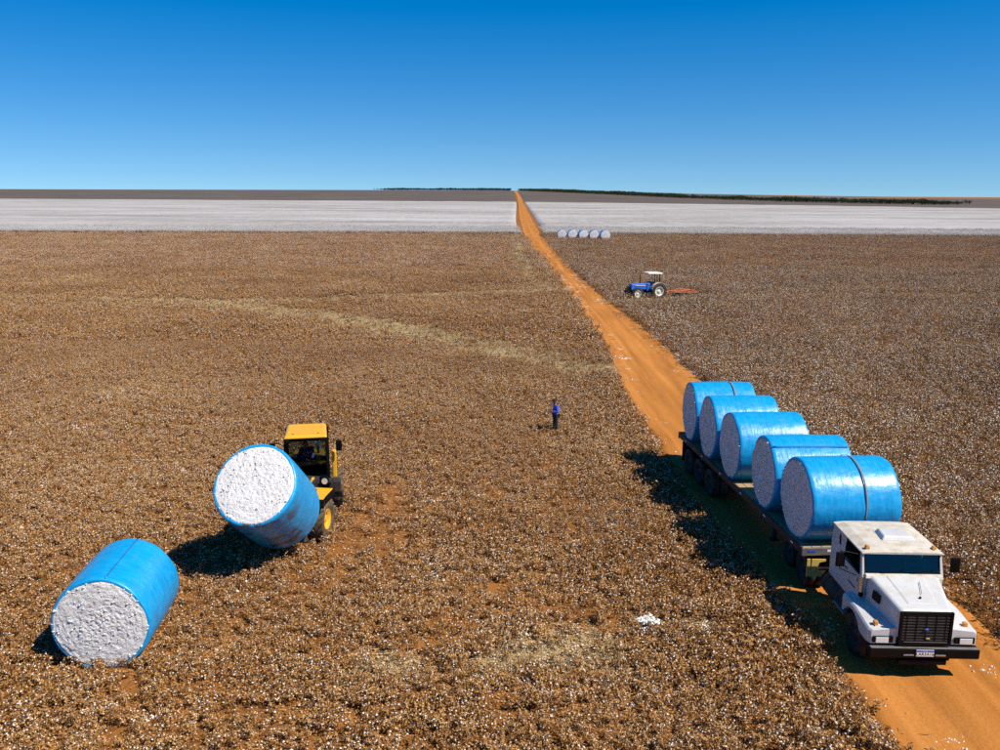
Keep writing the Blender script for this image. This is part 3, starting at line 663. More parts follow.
# cowl under the windscreen
MB().hexa([(-.93, 1.24, 1.90), (.93, 1.24, 1.90), (.93, 1.38, 1.90), (-.93, 1.38, 1.90)], [(-.91, 1.28, 1.975), (.91, 1.28, 1.975), (.91, 1.37, 1.99), (-.91, 1.37, 1.99)]).build('cowl', M['roofw'], cab, .015)
V = []; ny, nx_ = 9, 9                                    # domed roof with a small visor
for j in range(ny):
    for i in range(nx_):
        u = -1 + 2 * i / (nx_ - 1); t = j / (ny - 1); y = 1.46 + t * 2.0
        ez = .085 * (1 - abs(u) ** 6) * (1 - .6 * (2 * t - 1) ** 8) + .012
        V.append((u * .985 * (1 - .02 * (t - .5) ** 2), y, 2.455 + ez))
f_ = [(j * nx_ + i, j * nx_ + i + 1, (j + 1) * nx_ + i + 1, (j + 1) * nx_ + i) for j in range(ny - 1) for i in range(nx_ - 1)]
b0 = len(V); ring = [i for i in range(nx_)] + [j * nx_ + nx_ - 1 for j in range(1, ny)] + [(ny - 1) * nx_ + i for i in range(nx_ - 2, -1, -1)] + [j * nx_ for j in range(ny - 2, 0, -1)]
V += [(V[i][0], V[i][1], 2.435) for i in ring]; k = len(ring)
f_ += [(ring[i], b0 + i, b0 + (i + 1) % k, ring[(i + 1) % k]) for i in range(k)] + [tuple(b0 + i for i in range(k))]
rf = MB().add(V, f_, 0, False).build('roof', M['roofw'], cab, .01)
MB().hexa([(-.30, 2.02, 2.535), (.56, 2.02, 2.535), (.50, 2.66, 2.545), (-.24, 2.66, 2.545)], [(-.22, 2.10, 2.655), (.48, 2.10, 2.655), (.43, 2.60, 2.665), (-.17, 2.60, 2.665)]).build('roof_hatch', M['white'], rf, .03)
MB().hexa([(-.34, 1.98, 2.52), (.60, 1.98, 2.52), (.53, 2.70, 2.53), (-.27, 2.70, 2.53)], [(-.33, 1.99, 2.55), (.59, 1.99, 2.55), (.52, 2.69, 2.56), (-.26, 2.69, 2.56)]).build('hatch_frame', M['roofw'], rf, .006)
for s in (-.80, .80): MB().hexa([(s - .06, 1.58, 2.52), (s + .06, 1.58, 2.52), (s + .05, 1.70, 2.53), (s - .05, 1.70, 2.53)], [(s - .035, 1.60, 2.595), (s + .035, 1.60, 2.595), (s + .03, 1.68, 2.60), (s - .03, 1.68, 2.60)]).build('marker_lamp', M['amber'], rf, .01)
ws = MB().hexa([(-.885, 1.380, 1.955), (.885, 1.380, 1.955), (.885, 1.395, 1.955), (-.885, 1.395, 1.955)], [(-.885, 1.525, 2.445), (.885, 1.525, 2.445), (.885, 1.54, 2.445), (-.885, 1.54, 2.445)]).build('windscreen', M['glass'], cab)
wg = MB(); wg.tube([(-.885, 1.373, 1.97), (.885, 1.373, 1.97), (.885, 1.518, 2.445), (-.885, 1.518, 2.445), (-.885, 1.373, 1.97)], .016, 6); wg.build('windscreen_seal', M['black'], ws)
for xa, xb in ((-.55, -.05), (.15, .66)): MB().tube([(xa, 1.355, 1.995), (xb, 1.362, 2.02), (xb + .10, 1.385, 2.08)], .010, 5).build('wiper', M['black'], cab)
for s in (-1, 1):
    dx = s * .992
    dr = MB().hexa([(dx - .006, 1.50, 1.12), (dx + .012, 1.50, 1.12), (dx + .012, 2.44, 1.12), (dx - .006, 2.44, 1.12)], [(dx - .010, 1.50, 1.88), (dx + .008, 1.50, 1.88), (dx + .008, 2.44, 1.88), (dx - .010, 2.44, 1.88)]).build('door', M['white'], cab, .006)
    MB().hexa([(s * .972, 1.50, 1.905), (s * .982, 1.50, 1.905), (s * .982, 2.47, 1.905), (s * .972, 2.47, 1.905)], [(s * .952, 1.66, 2.40), (s * .962, 1.66, 2.40), (s * .962, 2.44, 2.40), (s * .952, 2.44, 2.40)]).build('door_window', M['glass_dark'], dr)
    MB().tube([(s * .985, 1.50, 1.905), (s * .968, 1.655, 2.41), (s * .968, 2.45, 2.41), (s * .985, 2.475, 1.905), (s * .985, 1.50, 1.905)], .014, 6).build('window_seal', M['black'], dr)
    MB().box(dx - .02 if s < 0 else dx, dx if s < 0 else dx + .03, 2.20, 2.36, 1.70, 1.735).build('door_handle', M['black'], dr, .006)
    MB().box(s * 1.005 - .008, s * 1.005 + .008, 1.62, 2.1, 1.455, 1.48).build('door_scuff', M['dark'], dr)
    for hy in (1.52,):
        for hz in (1.25, 1.75): MB().cyl((s * 1.01, hy, hz - .05), (s * 1.01, hy, hz + .05), .014, n=8).build('hinge', M['alu'], dr)
    MB().hexa([(s * .975, 2.80, 2.10), (s * .992, 2.80, 2.10), (s * .992, 2.88, 2.10), (s * .975, 2.88, 2.10)], [(s * .965, 2.84, 2.34), (s * .984, 2.84, 2.34), (s * .984, 2.93, 2.34), (s * .965, 2.93, 2.34)]).build('quarter_vent', M['black'], cab)
    ex = 1.38 if s < 0 else 1.30; yy = 1.75 if s < 0 else 1.52
    mr = MB().box(s * ex - .11, s * ex + .11, yy - .04, yy + .03, 1.98, 2.36).build('mirror', M['black'], tr, .025)
    MB().box(s * ex - .09, s * ex + .09, yy + .031, yy + .036, 2.0, 2.34).build('mirror_pane', M['mirror'], mr)
    MB().tube([(s * .98, 1.56, 2.38), (s * ex, yy, 2.40), (s * ex, yy, 1.93), (s * 1.0, 1.62, 1.80)], .013, 6).build('mirror_arm', M['dark'], mr)
MB().cyl((-.99, 1.32, 1.52), (-.99, 1.32, 1.92), .045, n=12).build('intake_stack', M['chrome'], tr, .008)
MB().box(-1.03, -.94, 1.26, 1.36, 1.40, 1.52).build('intake_bracket', M['black'], tr, .01)
# inside the cab
MB().hexa([(-.88, 1.43, 1.60), (.88, 1.43, 1.60), (.88, 1.75, 1.60), (-.88, 1.75, 1.60)], [(-.88, 1.45, 2.0), (.88, 1.45, 2.0), (.88, 1.62, 1.98), (-.88, 1.62, 1.98)]).build('dashboard', M['seat'], cab, .02)
st = MB(); q0 = Vector((.45, 1.78, 2.05)); ax = Vector((0, -.75, .6)).normalized(); a_ = Vector((1, 0, 0)); b_ = ax.cross(a_)
pts = [q0 + (a_ * math.cos(t) + b_ * math.sin(t)) * .22 for t in np.linspace(0, 2 * math.pi, 21)]; st.tube(pts, .016, 6); st.tube([q0 - a_ * .22, q0 + a_ * .22], .012, 5); st.tube([q0, q0 - ax * .3], .025, 6)
st.build('steering_wheel', M['grey'], cab)
for s in (-.45, .45):
    se = MB().box(s - .26, s + .26, 2.05, 2.55, 1.45, 1.62).build('seat', M['seat'], cab, .04)
    MB().hexa([(s - .25, 2.50, 1.60), (s + .25, 2.50, 1.60), (s + .25, 2.64, 1.60), (s - .25, 2.64, 1.60)], [(s - .22, 2.62, 2.25), (s + .22, 2.62, 2.25), (s + .22, 2.74, 2.25), (s - .22, 2.74, 2.25)]).build('seat_back', M['seat'], cab, .04)
# chassis
ch = MB()
for s in (-1, 1): ch.box(s * .42 - .04, s * .42 + .04, .2, 7.0, .70, .95)
for y in (1.12, 3.6, 4.9, 6.2, 6.9): ch.box(-.38, .38, y - .05, y + .05, .74, .9)
chs = ch.build('chassis', M['dark'], tr)
MB().box(-.5, .5, .3, 1.3, .55, 1.0).build('engine_block', M['dark'], tr, .04)
for y in (1.12, 4.9, 6.2): MB().cyl((-1.0, y, .52), (1.0, y, .52), .07, n=10).build('axle', M['dark'], tr)
for s in (-1, 1):
    wheel(tr, (s * 1.03, 1.12, .51), .51, .29, .29, M['dark'], M['rubber'], s)
    for y in (4.9, 6.2):
        for xx in (1.08, .76): wheel(tr, (s * xx, y, .51), .51, .27, .29, M['dark'], M['rubber'], s)
    tk = MB().lathe([(-.6, .001), (-.6, .27), (-.55, .29), (.55, .29), (.6, .27), (.6, .001)], Matrix.Translation((s * .80, 3.1, .66)) @ Matrix.Rotation(R(90), 4, 'Z'), 24).build('fuel_tank', M['dark'], tr)
    for dy in (-.35, .35): MB().lathe([(-.03, .298), (.03, .298)], Matrix.Translation((s * .80, 3.1 + dy, .66)) @ Matrix.Rotation(R(90), 4, 'Z'), 24).build('tank_strap', M['dark'], tk)
    MB().box(s * .98 - .16, s * .98 + .16, 1.85, 2.6, .62, .66).build('step', M['alu'], tr, .01)
    MB().box(s * 1.0 - .03, s * 1.0 + .03, 1.85, 2.6, .66, 1.06).build('step_skirt', M['dark'], tr, .01)
MB().prism([(-1.37, .62), (-.95, .62), (-.93, .72), (-1.03, .80), (-1.07, .92), (-1.03, 1.04), (-.86, 1.08), (-.86, 1.14), (-1.24, 1.14), (-1.25, .80), (-1.27, .82), (-1.28, 1.14), (-1.37, 1.14)], 'y', 4.02, 4.05).build('mudguard_plate', M['guard'], tr, .006)
MB().box(-1.3, -.4, 4.051, 4.09, .80, .88).build('plate_bracket', M['dark'], tr)
MB().lathe([(-.06, .001), (-.06, .5), (.06, .5), (.06, .001)], Matrix.Translation((0, 5.55, 1.03)) @ Matrix.Rotation(R(90), 4, 'Y'), 24).build('fifth_wheel', M['dark'], tr)

# ------------------------------------------------------------------ flatbed trailer and its load
TA = R(5.05); TO = Vector((9.662, 22.08, .035))
tl = empty('flatbed_trailer', TO, TA, 'long flatbed trailer with plank deck under the five blue bales', 'trailer')
DZ, TL = 1.40, 11.6
fr = MB()
for s in (-1, 1):
    fr.box(s * .45 - .06, s * .45 + .06, .15, TL - .1, .92, 1.26)
for i in range(13): fr.box(-1.24, 1.24, .2 + i * .93 - .035, .2 + i * .93 + .035, 1.27, 1.345)
fr.build('frame', M['dark'], tl)
for s in (-1, 1):
    rl = MB().box(s * 1.285 - .03, s * 1.285 + .03, 0.0, TL, 1.22, 1.425).build('side_rail', M['dark'], tl, .008)
    for i in range(11): MB().box(s * 1.318 - .006, s * 1.318 + .006, .55 + i * 1.0, .70 + i * 1.0, 1.30, 1.345).build('reflector', M['red' if i % 2 else 'plate_white'], rl)
    for i in range(6): MB().box(s * 1.285 - .025, s * 1.285 + .025, 1.0 + i * 1.9, 1.09 + i * 1.9, 1.15, 1.22).build('rope_hook', M['dark'], rl, .005)
fb = MB().box(-1.312, 1.312, -.07, -.002, 1.20, 1.42).build('front_beam', M['alu'], tl, .008)
for i in range(5): MB().box(-1.15 + i * .55, -.93 + i * .55, -.078, -.071, 1.30, 1.36).build('marker_strip', M['plate_white' if i % 2 else 'plate_blue'], fb)
MB().box(-1.31, 1.31, TL + .002, TL + .07, 1.16, 1.42).build('rear_beam', M['dark'], tl, .008)
for i in range(9): MB().box(-1.25 + i * .2782, -1.25 + i * .2782 + .262, .003, TL - .003, 1.35, DZ + .004 * (i % 3) - .004).build('deck_plank', M['wood'], tl, .006)
for y in (8.0, 9.25, 10.5):
    MB().cyl((-1.0, y, .51), (1.0, y, .51), .07, n=10).build('axle', M['dark'], tl)
    for s in (-1, 1):
        for xx in (1.10, .79): wheel(tl, (s * xx, y, .51), .51, .26, .29, M['dark'], M['rubber'], s)
for s in (-1, 1):
    MB().box(s * 1.0 - .27, s * 1.0 + .27, 11.15, 11.18, .35, 1.15).build('mudflap', M['black'], tl)
    MB().box(s * .95 - .14, s * .95 + .14, TL + .071, TL + .10, 1.22, 1.34).build('tail_light', M['red'], tl, .01)
    MB().box(s * .62 - .06, s * .62 + .06, 3.3, 3.42, .25, 1.0).build('landing_leg', M['dark'], tl, .01)
    MB().box(s * .62 - .14, s * .62 + .14, 3.24, 3.48, .20, .25).build('landing_foot', M['dark'], tl, .01)
MB().box(-.95, .95, TL - .05, TL + .03, .50, .62).build('under_run_bar', M['dark'], tl, .01)

def on_trailer(y, x=0, z=DZ): return TO + Matrix.Rotation(TA, 3, 'Z') @ Vector((x, y, z))
BG = 'blue cotton bales on the flatbed trailer'
labs = ['nearest blue bale on the trailer, strapped, right behind the truck cab', 'second blue bale on the trailer from the truck cab, just before the gap',
        'middle blue bale on the trailer, just behind the gap in the load', 'second blue bale from the rear end of the trailer', 'rearmost blue bale on the trailer, with a strap over it']
for i, (y, dx, ds) in enumerate(((.92, .10, 1.01), (3.22, .02, .975), (6.10, -.04, .965), (8.38, -.06, .96), (10.66, -.03, .965))):
    bb = bale(on_trailer(y, dx, DZ + .006), (0, 0, TA + R((-2, -4, -2.5, -3, -4)[i])), labs[i], BG, 2 + i % 3, seam=(None, R(120), None, None, None)[i], scale=ds)
    bb.scale = (ds, ds, ds * (.96, .98, 1.0, 1.01, 1.01)[i])
def strap(y, dx, label):
    Rs = 1.18 * 1.022 + .004; root = empty('tie_down_strap', on_trailer(y, dx, DZ), TA - R(2), label, 'strap', 'straps over bales on the trailer')
    A = np.linspace(R(-14), R(194), 50); vs = []
    for t in A:
        for x in (-.02, .02): vs.append((x, Rs * math.cos(t), (1.19 + Rs * math.sin(t)) * .965))
    o = MB().add(vs, [(2 * i, 2 * i + 2, 2 * i + 3, 2 * i + 1) for i in range(49)], 0, True).build('webbing', M['strap'], root); so_ = o.modifiers.new('t', 'SOLIDIFY'); so_.thickness = .008; so_.offset = 1
    for s in (-1, 1): MB().box(-.03, .03, s * 1.17 - .012, s * 1.17 + .012, .0, .92).build('strap_tail', M['strap'], root)
strap(.92, .34, 'brown tie-down strap over the bale nearest the truck cab'); strap(10.66, .32, 'brown tie-down strap over the rearmost bale on the trailer')

# far row of bales in front of the white field
fl = ['leftmost of the five far bales beside the road', 'second from the left of the five far bales', 'middle one of the five far bales', 'second from the right of the five far bales', 'rightmost of the five far bales by the white field']
for i in range(5):
    xx = 14.9 + i * 2.52; bale((xx, 209.5 - i * .75 + (i % 2) * .3, 0), (0, 0, R(90 + (i * 7 % 5 - 2))), fl[i], 'far bales in front of the white field', 60 + i % 2)

# ------------------------------------------------------------------ people
def skin_mesh(name, verts, edges, radii, m, parent=None, root=0, sub=2):
    me = bpy.data.meshes.new(name); me.from_pydata(verts, edges, []); o = bpy.data.objects.new(name, me); COL.objects.link(o)
    md = o.modifiers.new('skin', 'SKIN'); 
    for i, r in enumerate(radii): me.skin_vertices[0].data[i].radius = r if isinstance(r, tuple) else (r, r)
    me.skin_vertices[0].data[root].use_root = True
    sb = o.modifiers.new('sub', 'SUBSURF'); sb.levels = sub; sb.render_levels = sub
    dg = bpy.context.evaluated_depsgraph_get(); m2 = bpy.data.meshes.new_from_object(o.evaluated_get(dg)); bpy.data.objects.remove(o)
    m2.name = name; m2.materials.clear(); m2.materials.append(m); m2.polygons.foreach_set('use_smooth', [True] * len(m2.polygons))
    r = obj(name, m2, parent); return r
def person(loc, rz, label, J, shirt, trousers, cap, cat='person', scale=1.0, name='person'):
    """J: joints (facing -Y); one continuous body, clothes as children"""
    root = empty(name, loc, rz, label, cat); root.scale = (scale,) * 3
    jn = list(J); ix = {k: i for i, k in enumerate(jn)}
    E_ = [('pelvis', 'waist'), ('waist', 'chest'), ('chest', 'neck'), ('neck', 'chin'), ('chin', 'head'), ('head', 'crown')]
    for s in 'lr': E_ += [('chest', s + '_shoulder'), (s + '_shoulder', s + '_elbow'), (s + '_elbow', s + '_wrist'), (s + '_wrist', s + '_palm'), ('pelvis', s + '_hip'), (s + '_hip', s + '_knee'), (s + '_knee', s + '_ankle'), (s + '_ankle', s + '_toe')]
    rad = dict(pelvis=(.14, .11), waist=(.125, .095), chest=(.15, .11), neck=.055, chin=.065, head=(.082, .095), crown=.06, shoulder=.065, elbow=.043, wrist=.03, palm=(.042, .022), hip=.085, knee=.056, ankle=.04, toe=.038)
    rr = lambda k: rad[k.split('_')[-1]]
    E2 = [(ix[a], ix[b]) for a, b in E_]; V = [tuple(J[k]) for k in jn]; Rd = [rr(k) for k in jn]
    # fingers
    for s in 'lr':
        w_, p_ = Vector(J[s + '_wrist']), Vector(J[s + '_palm']); d = (p_ - w_).normalized(); sd_ = d.cross(Vector((0, -1, .3))).normalized()
        for k, (o_, ln) in enumerate(((-.030, .070), (-.010, .082), (.011, .078), (.031, .062))):
            a = p_ + d * .02 + sd_ * o_; V += [tuple(a), tuple(a + d * ln * .5 + Vector((0, -.012, 0))), tuple(a + d * ln * .8 + Vector((0, -.035, 0)))]; b0 = len(V) - 3
            E2 += [(ix[s + '_palm'], b0), (b0, b0 + 1), (b0 + 1, b0 + 2)]; Rd += [.011, .010, .008]
        a = w_.lerp(p_, .4) - sd_ * .045; V += [tuple(a), tuple(a + d * .05 - sd_ * .015)]; b0 = len(V) - 2; E2 += [(ix[s + '_wrist'], b0), (b0, b0 + 1)]; Rd += [.012, .009]
    skin_mesh('body', V, E2, Rd, M['skin'], root, ix['pelvis'])
    hd = Vector(J['head']); f_ = (Vector((0, -1, -.15))).normalized()
    fc = MB(); fc.sphere(hd + Vector((0, -.105, -.005)), .014, .02, .022, 6); fc.build('nose', M['skin'], root)
    ey = MB(); [ey.sphere(hd + Vector((s * .034, -.088, .018)), .011, n=6) for s in (-1, 1)]; ey.build('eyes', M['ink'], root)
    MB().box(hd.x - .025, hd.x + .025, hd.y - .099, hd.y - .085, hd.z - .056, hd.z - .049).build('mouth', M['boot'], root)
    er = MB(); [er.sphere(hd + Vector((s * .088, .005, 0)), .012, .024, .032, 8) for s in (-1, 1)]; er.build('ears', M['skin'], root)
    cp = MB(); n = 14
    cp.add([tuple(hd + Vector((.104 * math.sin(a) * math.cos(b), .118 * math.sin(a) * math.sin(b), .045 + .095 * math.cos(a)))) for a in np.linspace(0, R(100), 6) for b in np.linspace(0, 2 * math.pi, n, endpoint=False)], [(j * n + i, (j + 1) * n + i, (j + 1) * n + (i + 1) % n, j * n + (i + 1) % n) for j in range(5) for i in range(n)], 0, True)
    cp.hexa([tuple(hd + Vector((x, y, .030))) for x, y in ((-.08, -.09), (-.06, -.19), (.06, -.19), (.08, -.09))], [tuple(hd + Vector((x, y, .045))) for x, y in ((-.08, -.09), (-.06, -.19), (.06, -.19), (.08, -.09))])
    cp.build('cap', cap, root)
    # shirt: torso and sleeves
    sk = ['waist', 'chest', 'neck', 'l_shoulder', 'l_elbow', 'l_wrist', 'r_shoulder', 'r_elbow', 'r_wrist', 'pelvis']; si = {k: i for i, k in enumerate(sk)}
    sv = [Vector(J[k]) for k in sk]; sv[2] = sv[2].lerp(sv[1], .35)
    for s in ('l', 'r'): sv[si[s + '_wrist']] = Vector(J[s + '_wrist']).lerp(Vector(J[s + '_elbow']), .12)
    skin_mesh('shirt', [tuple(v) for v in sv], [(si[a], si[b]) for a, b in (('pelvis', 'waist'), ('waist', 'chest'), ('chest', 'neck'), ('chest', 'l_shoulder'), ('l_shoulder', 'l_elbow'), ('l_elbow', 'l_wrist'), ('chest', 'r_shoulder'), ('r_shoulder', 'r_elbow'), ('r_elbow', 'r_wrist'))],
              [(.155, .12), (.18, .135), .075, .085, .062, .048, .085, .062, .048, (.165, .13)], shirt, root)
    tk = ['pelvis', 'l_hip', 'l_knee', 'l_ankle', 'r_hip', 'r_knee', 'r_ankle']; ti = {k: i for i, k in enumerate(tk)}
    skin_mesh('trousers', [tuple(J[k]) for k in tk], [(ti[a], ti[b]) for a, b in (('pelvis', 'l_hip'), ('l_hip', 'l_knee'), ('l_knee', 'l_ankle'), ('pelvis', 'r_hip'), ('r_hip', 'r_knee'), ('r_knee', 'r_ankle'))], [(.155, .12), .10, .075, .06, .10, .075, .06], trousers, root)
    for s in 'lr':
        a, t = Vector(J[s + '_ankle']), Vector(J[s + '_toe']); d = (t - a); d.z = 0
        skin_mesh('boot', [tuple(a + Vector((0, 0, .02))), tuple(a - Vector((0, 0, .035))), tuple(a + d * .6 - Vector((0, 0, .035))), tuple(a + d * 1.15 - Vector((0, 0, .042)))], [(0, 1), (1, 2), (2, 3)], [.058, .055, (.05, .045), (.046, .035)], M['boot'], root)
    return root
stand = dict(pelvis=(0, 0, .94), waist=(0, .0, 1.10), chest=(0, -.02, 1.30), neck=(0, -.04, 1.46), chin=(0, -.07, 1.53), head=(0, -.085, 1.61), crown=(0, -.07, 1.69),
             l_shoulder=(.18, -.02, 1.39), l_elbow=(.25, -.04, 1.13), l_wrist=(.10, -.24, 1.14), l_palm=(.04, -.30, 1.17), r_shoulder=(-.18, -.02, 1.39), r_elbow=(-.26, .0, 1.12), r_wrist=(-.14, -.24, 1.08), r_palm=(-.08, -.31, 1.10),
             l_hip=(.10, 0, .90), l_knee=(.12, -.03, .50), l_ankle=(.13, .02, .09), l_toe=(.15, -.14, .05), r_hip=(-.10, 0, .90), r_knee=(-.12, -.05, .50), r_ankle=(-.14, -.01, .09), r_toe=(-.17, -.17, .05))
person((2.62, 38.3, 0), R(-70), 'man in bright blue shirt and dark cap standing in the field', stand, M['shirt'], M['cloth'], M['cloth'], scale=.97)
sit = dict(pelvis=(0, 0, .10), waist=(0, .02, .27), chest=(0, .0, .48), neck=(0, -.03, .64), chin=(0, -.06, .71), head=(0, -.075, .79), crown=(0, -.06, .87),
           l_shoulder=(.18, 0, .57), l_elbow=(.25, -.16, .36), l_wrist=(.14, -.40, .44), l_palm=(.11, -.47, .47), r_shoulder=(-.18, 0, .57), r_elbow=(-.25, -.16, .36), r_wrist=(-.14, -.40, .44), r_palm=(-.11, -.47, .47),
           l_hip=(.10, 0, .08), l_knee=(.15, -.42, .12), l_ankle=(.15, -.48, -.30), l_toe=(.16, -.64, -.34), r_hip=(-.10, 0, .08), r_knee=(-.15, -.42, .12), r_ankle=(-.15, -.48, -.30), r_toe=(-.16, -.64, -.34))

# ------------------------------------------------------------------ yellow wheel loader holding a bale
LA = R(11); LO = Vector((-6.48, 27.2, 0))
ld = empty('wheel_loader', LO, LA, 'yellow wheel loader with black cab lifting a blue bale', 'loader')
rf = MB().hexa([(-.74, .34, 2.86), (.74, .34, 2.86), (.70, 2.00, 2.86), (-.70, 2.00, 2.86)], [(-.66, .40, 2.96), (.66, .40, 2.96), (.62, 1.94, 2.96), (-.62, 1.94, 2.96)]).build('roof', M['yellow'], ld, .05)
for x in (-.42, .42): MB().cyl((x, .62, 2.958), (x, .62, 2.972), .028, n=8).build('roof_bolt', M['black'], rf)
for x in (-.60, .60): MB().box(x - .09, x + .09, .27, .35, 2.74, 2.84).build('work_light', M['black'], rf, .015)
fr = MB()
for s in (-1, 1):
    fr.hexa([(s * .72 - .05, .40, 1.35), (s * .72 + .05, .40, 1.35), (s * .72 + .05, .52, 1.35), (s * .72 - .05, .52, 1.35)], [(s * .68 - .045, .44, 2.84), (s * .68 + .045, .44, 2.84), (s * .68 + .045, .55, 2.84), (s * .68 - .045, .55, 2.84)])
    fr.box(s * .70 - .05, s * .70 + .05, 1.82, 1.94, 1.35, 2.84); fr.box(s * .72 - .04, s * .72 + .04, .52, 1.82, 1.30, 1.42); fr.box(s * .70 - .04, s * .70 + .04, 1.18, 1.25, 1.42, 2.84)
fr.box(-.68, .68, .40, .48, 1.30, 1.50); fr.box(-.68, .68, 1.84, 1.94, 1.30, 1.75); fr.box(-.66, .66, .45, .55, 2.74, 2.84)
fr.build('cab_frame', M['black'], ld, .012)
MB().box(-.70, .70, .42, 1.92, 1.18, 1.30).build('cab_floor', M['black'], ld, .01)
MB().hexa([(-.66, .43, 1.52), (.66, .43, 1.52), (.66, .445, 1.52), (-.66, .445, 1.52)], [(-.63, .475, 2.74), (.63, .475, 2.74), (.63, .49, 2.74), (-.63, .49, 2.74)]).build('front_window', M['glass_dark'], ld)
for s in (-1, 1):
    dr = MB().box(s * .715 - .006, s * .715 + .006, .56, 1.17, 1.43, 2.72).build('door_pane', M['glass_dark'], ld)
    MB().box(s * .715 - .006, s * .715 + .006, 1.26, 1.81, 1.43, 2.72).build('side_window', M['glass_dark'], ld)
    mr = MB().box(s * 1.10 - .10, s * 1.10 + .10, .36, .42, 2.36, 2.74).build('mirror', M['black'], ld, .025)
    MB().tube([(s * .70, .46, 2.62), (s * 1.10, .40, 2.78), (s * 1.10, .40, 2.66)], .014, 6).build('mirror_arm', M['black'], mr)
    MB().box(s * 1.10 - .08, s * 1.10 + .08, .421, .427, 2.38, 2.72).build('mirror_pane', M['mirror'], mr)
MB().box(-.66, .66, 1.875, 1.885, 1.76, 2.74).build('rear_window', M['glass_dark'], ld)
MB().box(-.24, .24, 1.15, 1.62, 1.42, 1.58).build('seat', M['seat'], ld, .04)
MB().box(-.23, .23, 1.58, 1.72, 1.55, 2.20).build('seat_back', M['seat'], ld, .04)
MB().hexa([(-.42, .52, 1.3), (.42, .52, 1.3), (.42, .74, 1.3), (-.42, .74, 1.3)], [(-.36, .56, 1.86), (.36, .56, 1.86), (.36, .70, 1.82), (-.36, .70, 1.82)]).build('console', M['black'], ld, .02)
st = MB(); q0 = Vector((0, .86, 1.95)); ax = Vector((0, .55, .8)).normalized(); a_ = Vector((1, 0, 0)); b_ = ax.cross(a_)
st.tube([q0 + (a_ * math.cos(t) + b_ * math.sin(t)) * .19 for t in np.linspace(0, 2 * math.pi, 17)], .015, 6); st.tube([q0, q0 - ax * .4], .02, 6); st.build('steering_wheel', M['black'], ld)
person(LO + Matrix.Rotation(LA, 3, 'Z') @ Vector((-.05, 1.36, 1.58)), LA, 'operator in dark blue shirt seated inside the yellow loader cab', sit, M['shirt2'], M['cloth'], M['cloth'])
# rear engine body
eg = MB().hexa([(-.62, 1.95, .75), (.62, 1.95, .75), (.62, 3.5, .80), (-.62, 3.5, .80)], [(-.60, 1.98, 1.72), (.60, 1.98, 1.72), (.54, 3.42, 1.58), (-.54, 3.42, 1.58)]).build('engine_hood', M['yellow'], ld, .05)
MB().cyl((.35, 2.5, 1.65), (.35, 2.5, 2.25), .045, n=10).build('exhaust', M['dark'], eg)
MB().box(-.66, .66, 3.45, 3.75, .55, 1.15).build('counterweight', M['dark'], ld, .06)
for s in (-1, 1):
    MB().box(s * .93 - .07, s * .93 + .07, .62, .92, 1.35, 2.28).build('side_guard', M['yellow'], ld, .03)
    MB().box(s * .93 - .20, s * .93 + .20, .2, .62, .95, 1.35).build('tank_box', M['dark'], ld, .03)
    for k, z in enumerate((.5, .8)): MB().box(s * 1.0 - .16, s * 1.0 + .16, .15 - k * .02, .55, z, z + .04).build('step', M['black'], ld, .008)
    fn = MB(); fn.hexa([(s * .97 - .33, -1.62, 1.42), (s * .97 + .27, -1.62, 1.42), (s * .97 + .27, -.78, 1.52), (s * .97 - .33, -.78, 1.52)], [(s * .97 - .33, -1.62, 1.47), (s * .97 + .27, -1.62, 1.47), (s * .97 + .27, -.78, 1.57), (s * .97 - .33, -.78, 1.57)])
    fd = fn.build('front_fender', M['yellow'], ld, .015)
    fe = MB(); fe.hexa([(s * .97 - .34, -1.80, 1.24), (s * .97 + .30, -1.80, 1.24), (s * .97 + .30, -1.60, 1.40), (s * .97 - .34, -1.60, 1.40)], [(s * .97 - .34, -1.78, 1.32), (s * .97 + .30, -1.78, 1.32), (s * .97 + .30, -1.60, 1.48), (s * .97 - .34, -1.60, 1.48)])
    fe.box(s * .97 + (.272 if s > 0 else -.40), s * .97 + (.33 if s > 0 else -.342), -1.62, -.76, 1.36, 1.56); fe.build('fender_edge', M['black'], fd, .012)
    hl = MB().cyl((s * .98, -.62, 1.80), (s * .98, -.80, 1.80), .10, .115, 14).build('headlight', M['black'], ld); MB().cyl((s * .98, -.802, 1.80), (s * .98, -.815, 1.80), .10, n=14).build('lens', M['lens'], hl)
    MB().tube([(s * .60, -.45, 1.55), (s * .98, -.55, 1.58), (s * .98, -.62, 1.75)], .03, 6).build('light_bracket', M['black'], ld)
    MB().cyl((s * .74, -.30, 1.62), (s * 1.06, -.30, 1.62), .12, n=14).build('air_tank', M['dark'], ld)
    wheel(ld, (s * .97, -1.20, .66), .64, .48, .34, M['yellow'], M['tyre_brown'], s, 18); wheel(ld, (s * .97, 1.65, .66), .64, .48, .34, M['yellow'], M['tyre_brown'], s, 18)
    # lift arm: two straight plates from the tower down to the spike frame
    am = MB().prism([(-.45, 1.55), (-.45, 1.80), (-1.5, 1.62), (-2.05, 1.15), (-2.05, .92), (-1.45, 1.34)], 'x', s * .48 - .045, s * .48 + .045).build('lift_arm', M['yellow'], ld, .012)
    MB().cyl((s * .30, -.5, .95), (s * .36, -1.5, 1.30), .055, n=10).build('lift_ram', M['dark'], ld); MB().cyl((s * .36, -1.5, 1.30), (s * .38, -1.7, 1.36), .03, n=8).build('ram_rod', M['chrome'], ld)
MB().box(-.60, .60, -.75, -.15, .70, 1.75).build('front_tower', M['dark'], ld, .04)
MB().box(-.40, .40, -1.8, -.75, .55, 1.05).build('front_frame', M['dark'], ld, .03)
MB().box(-.45, .45, -.15, .60, .60, 1.0).build('articulation', M['dark'], ld, .03)
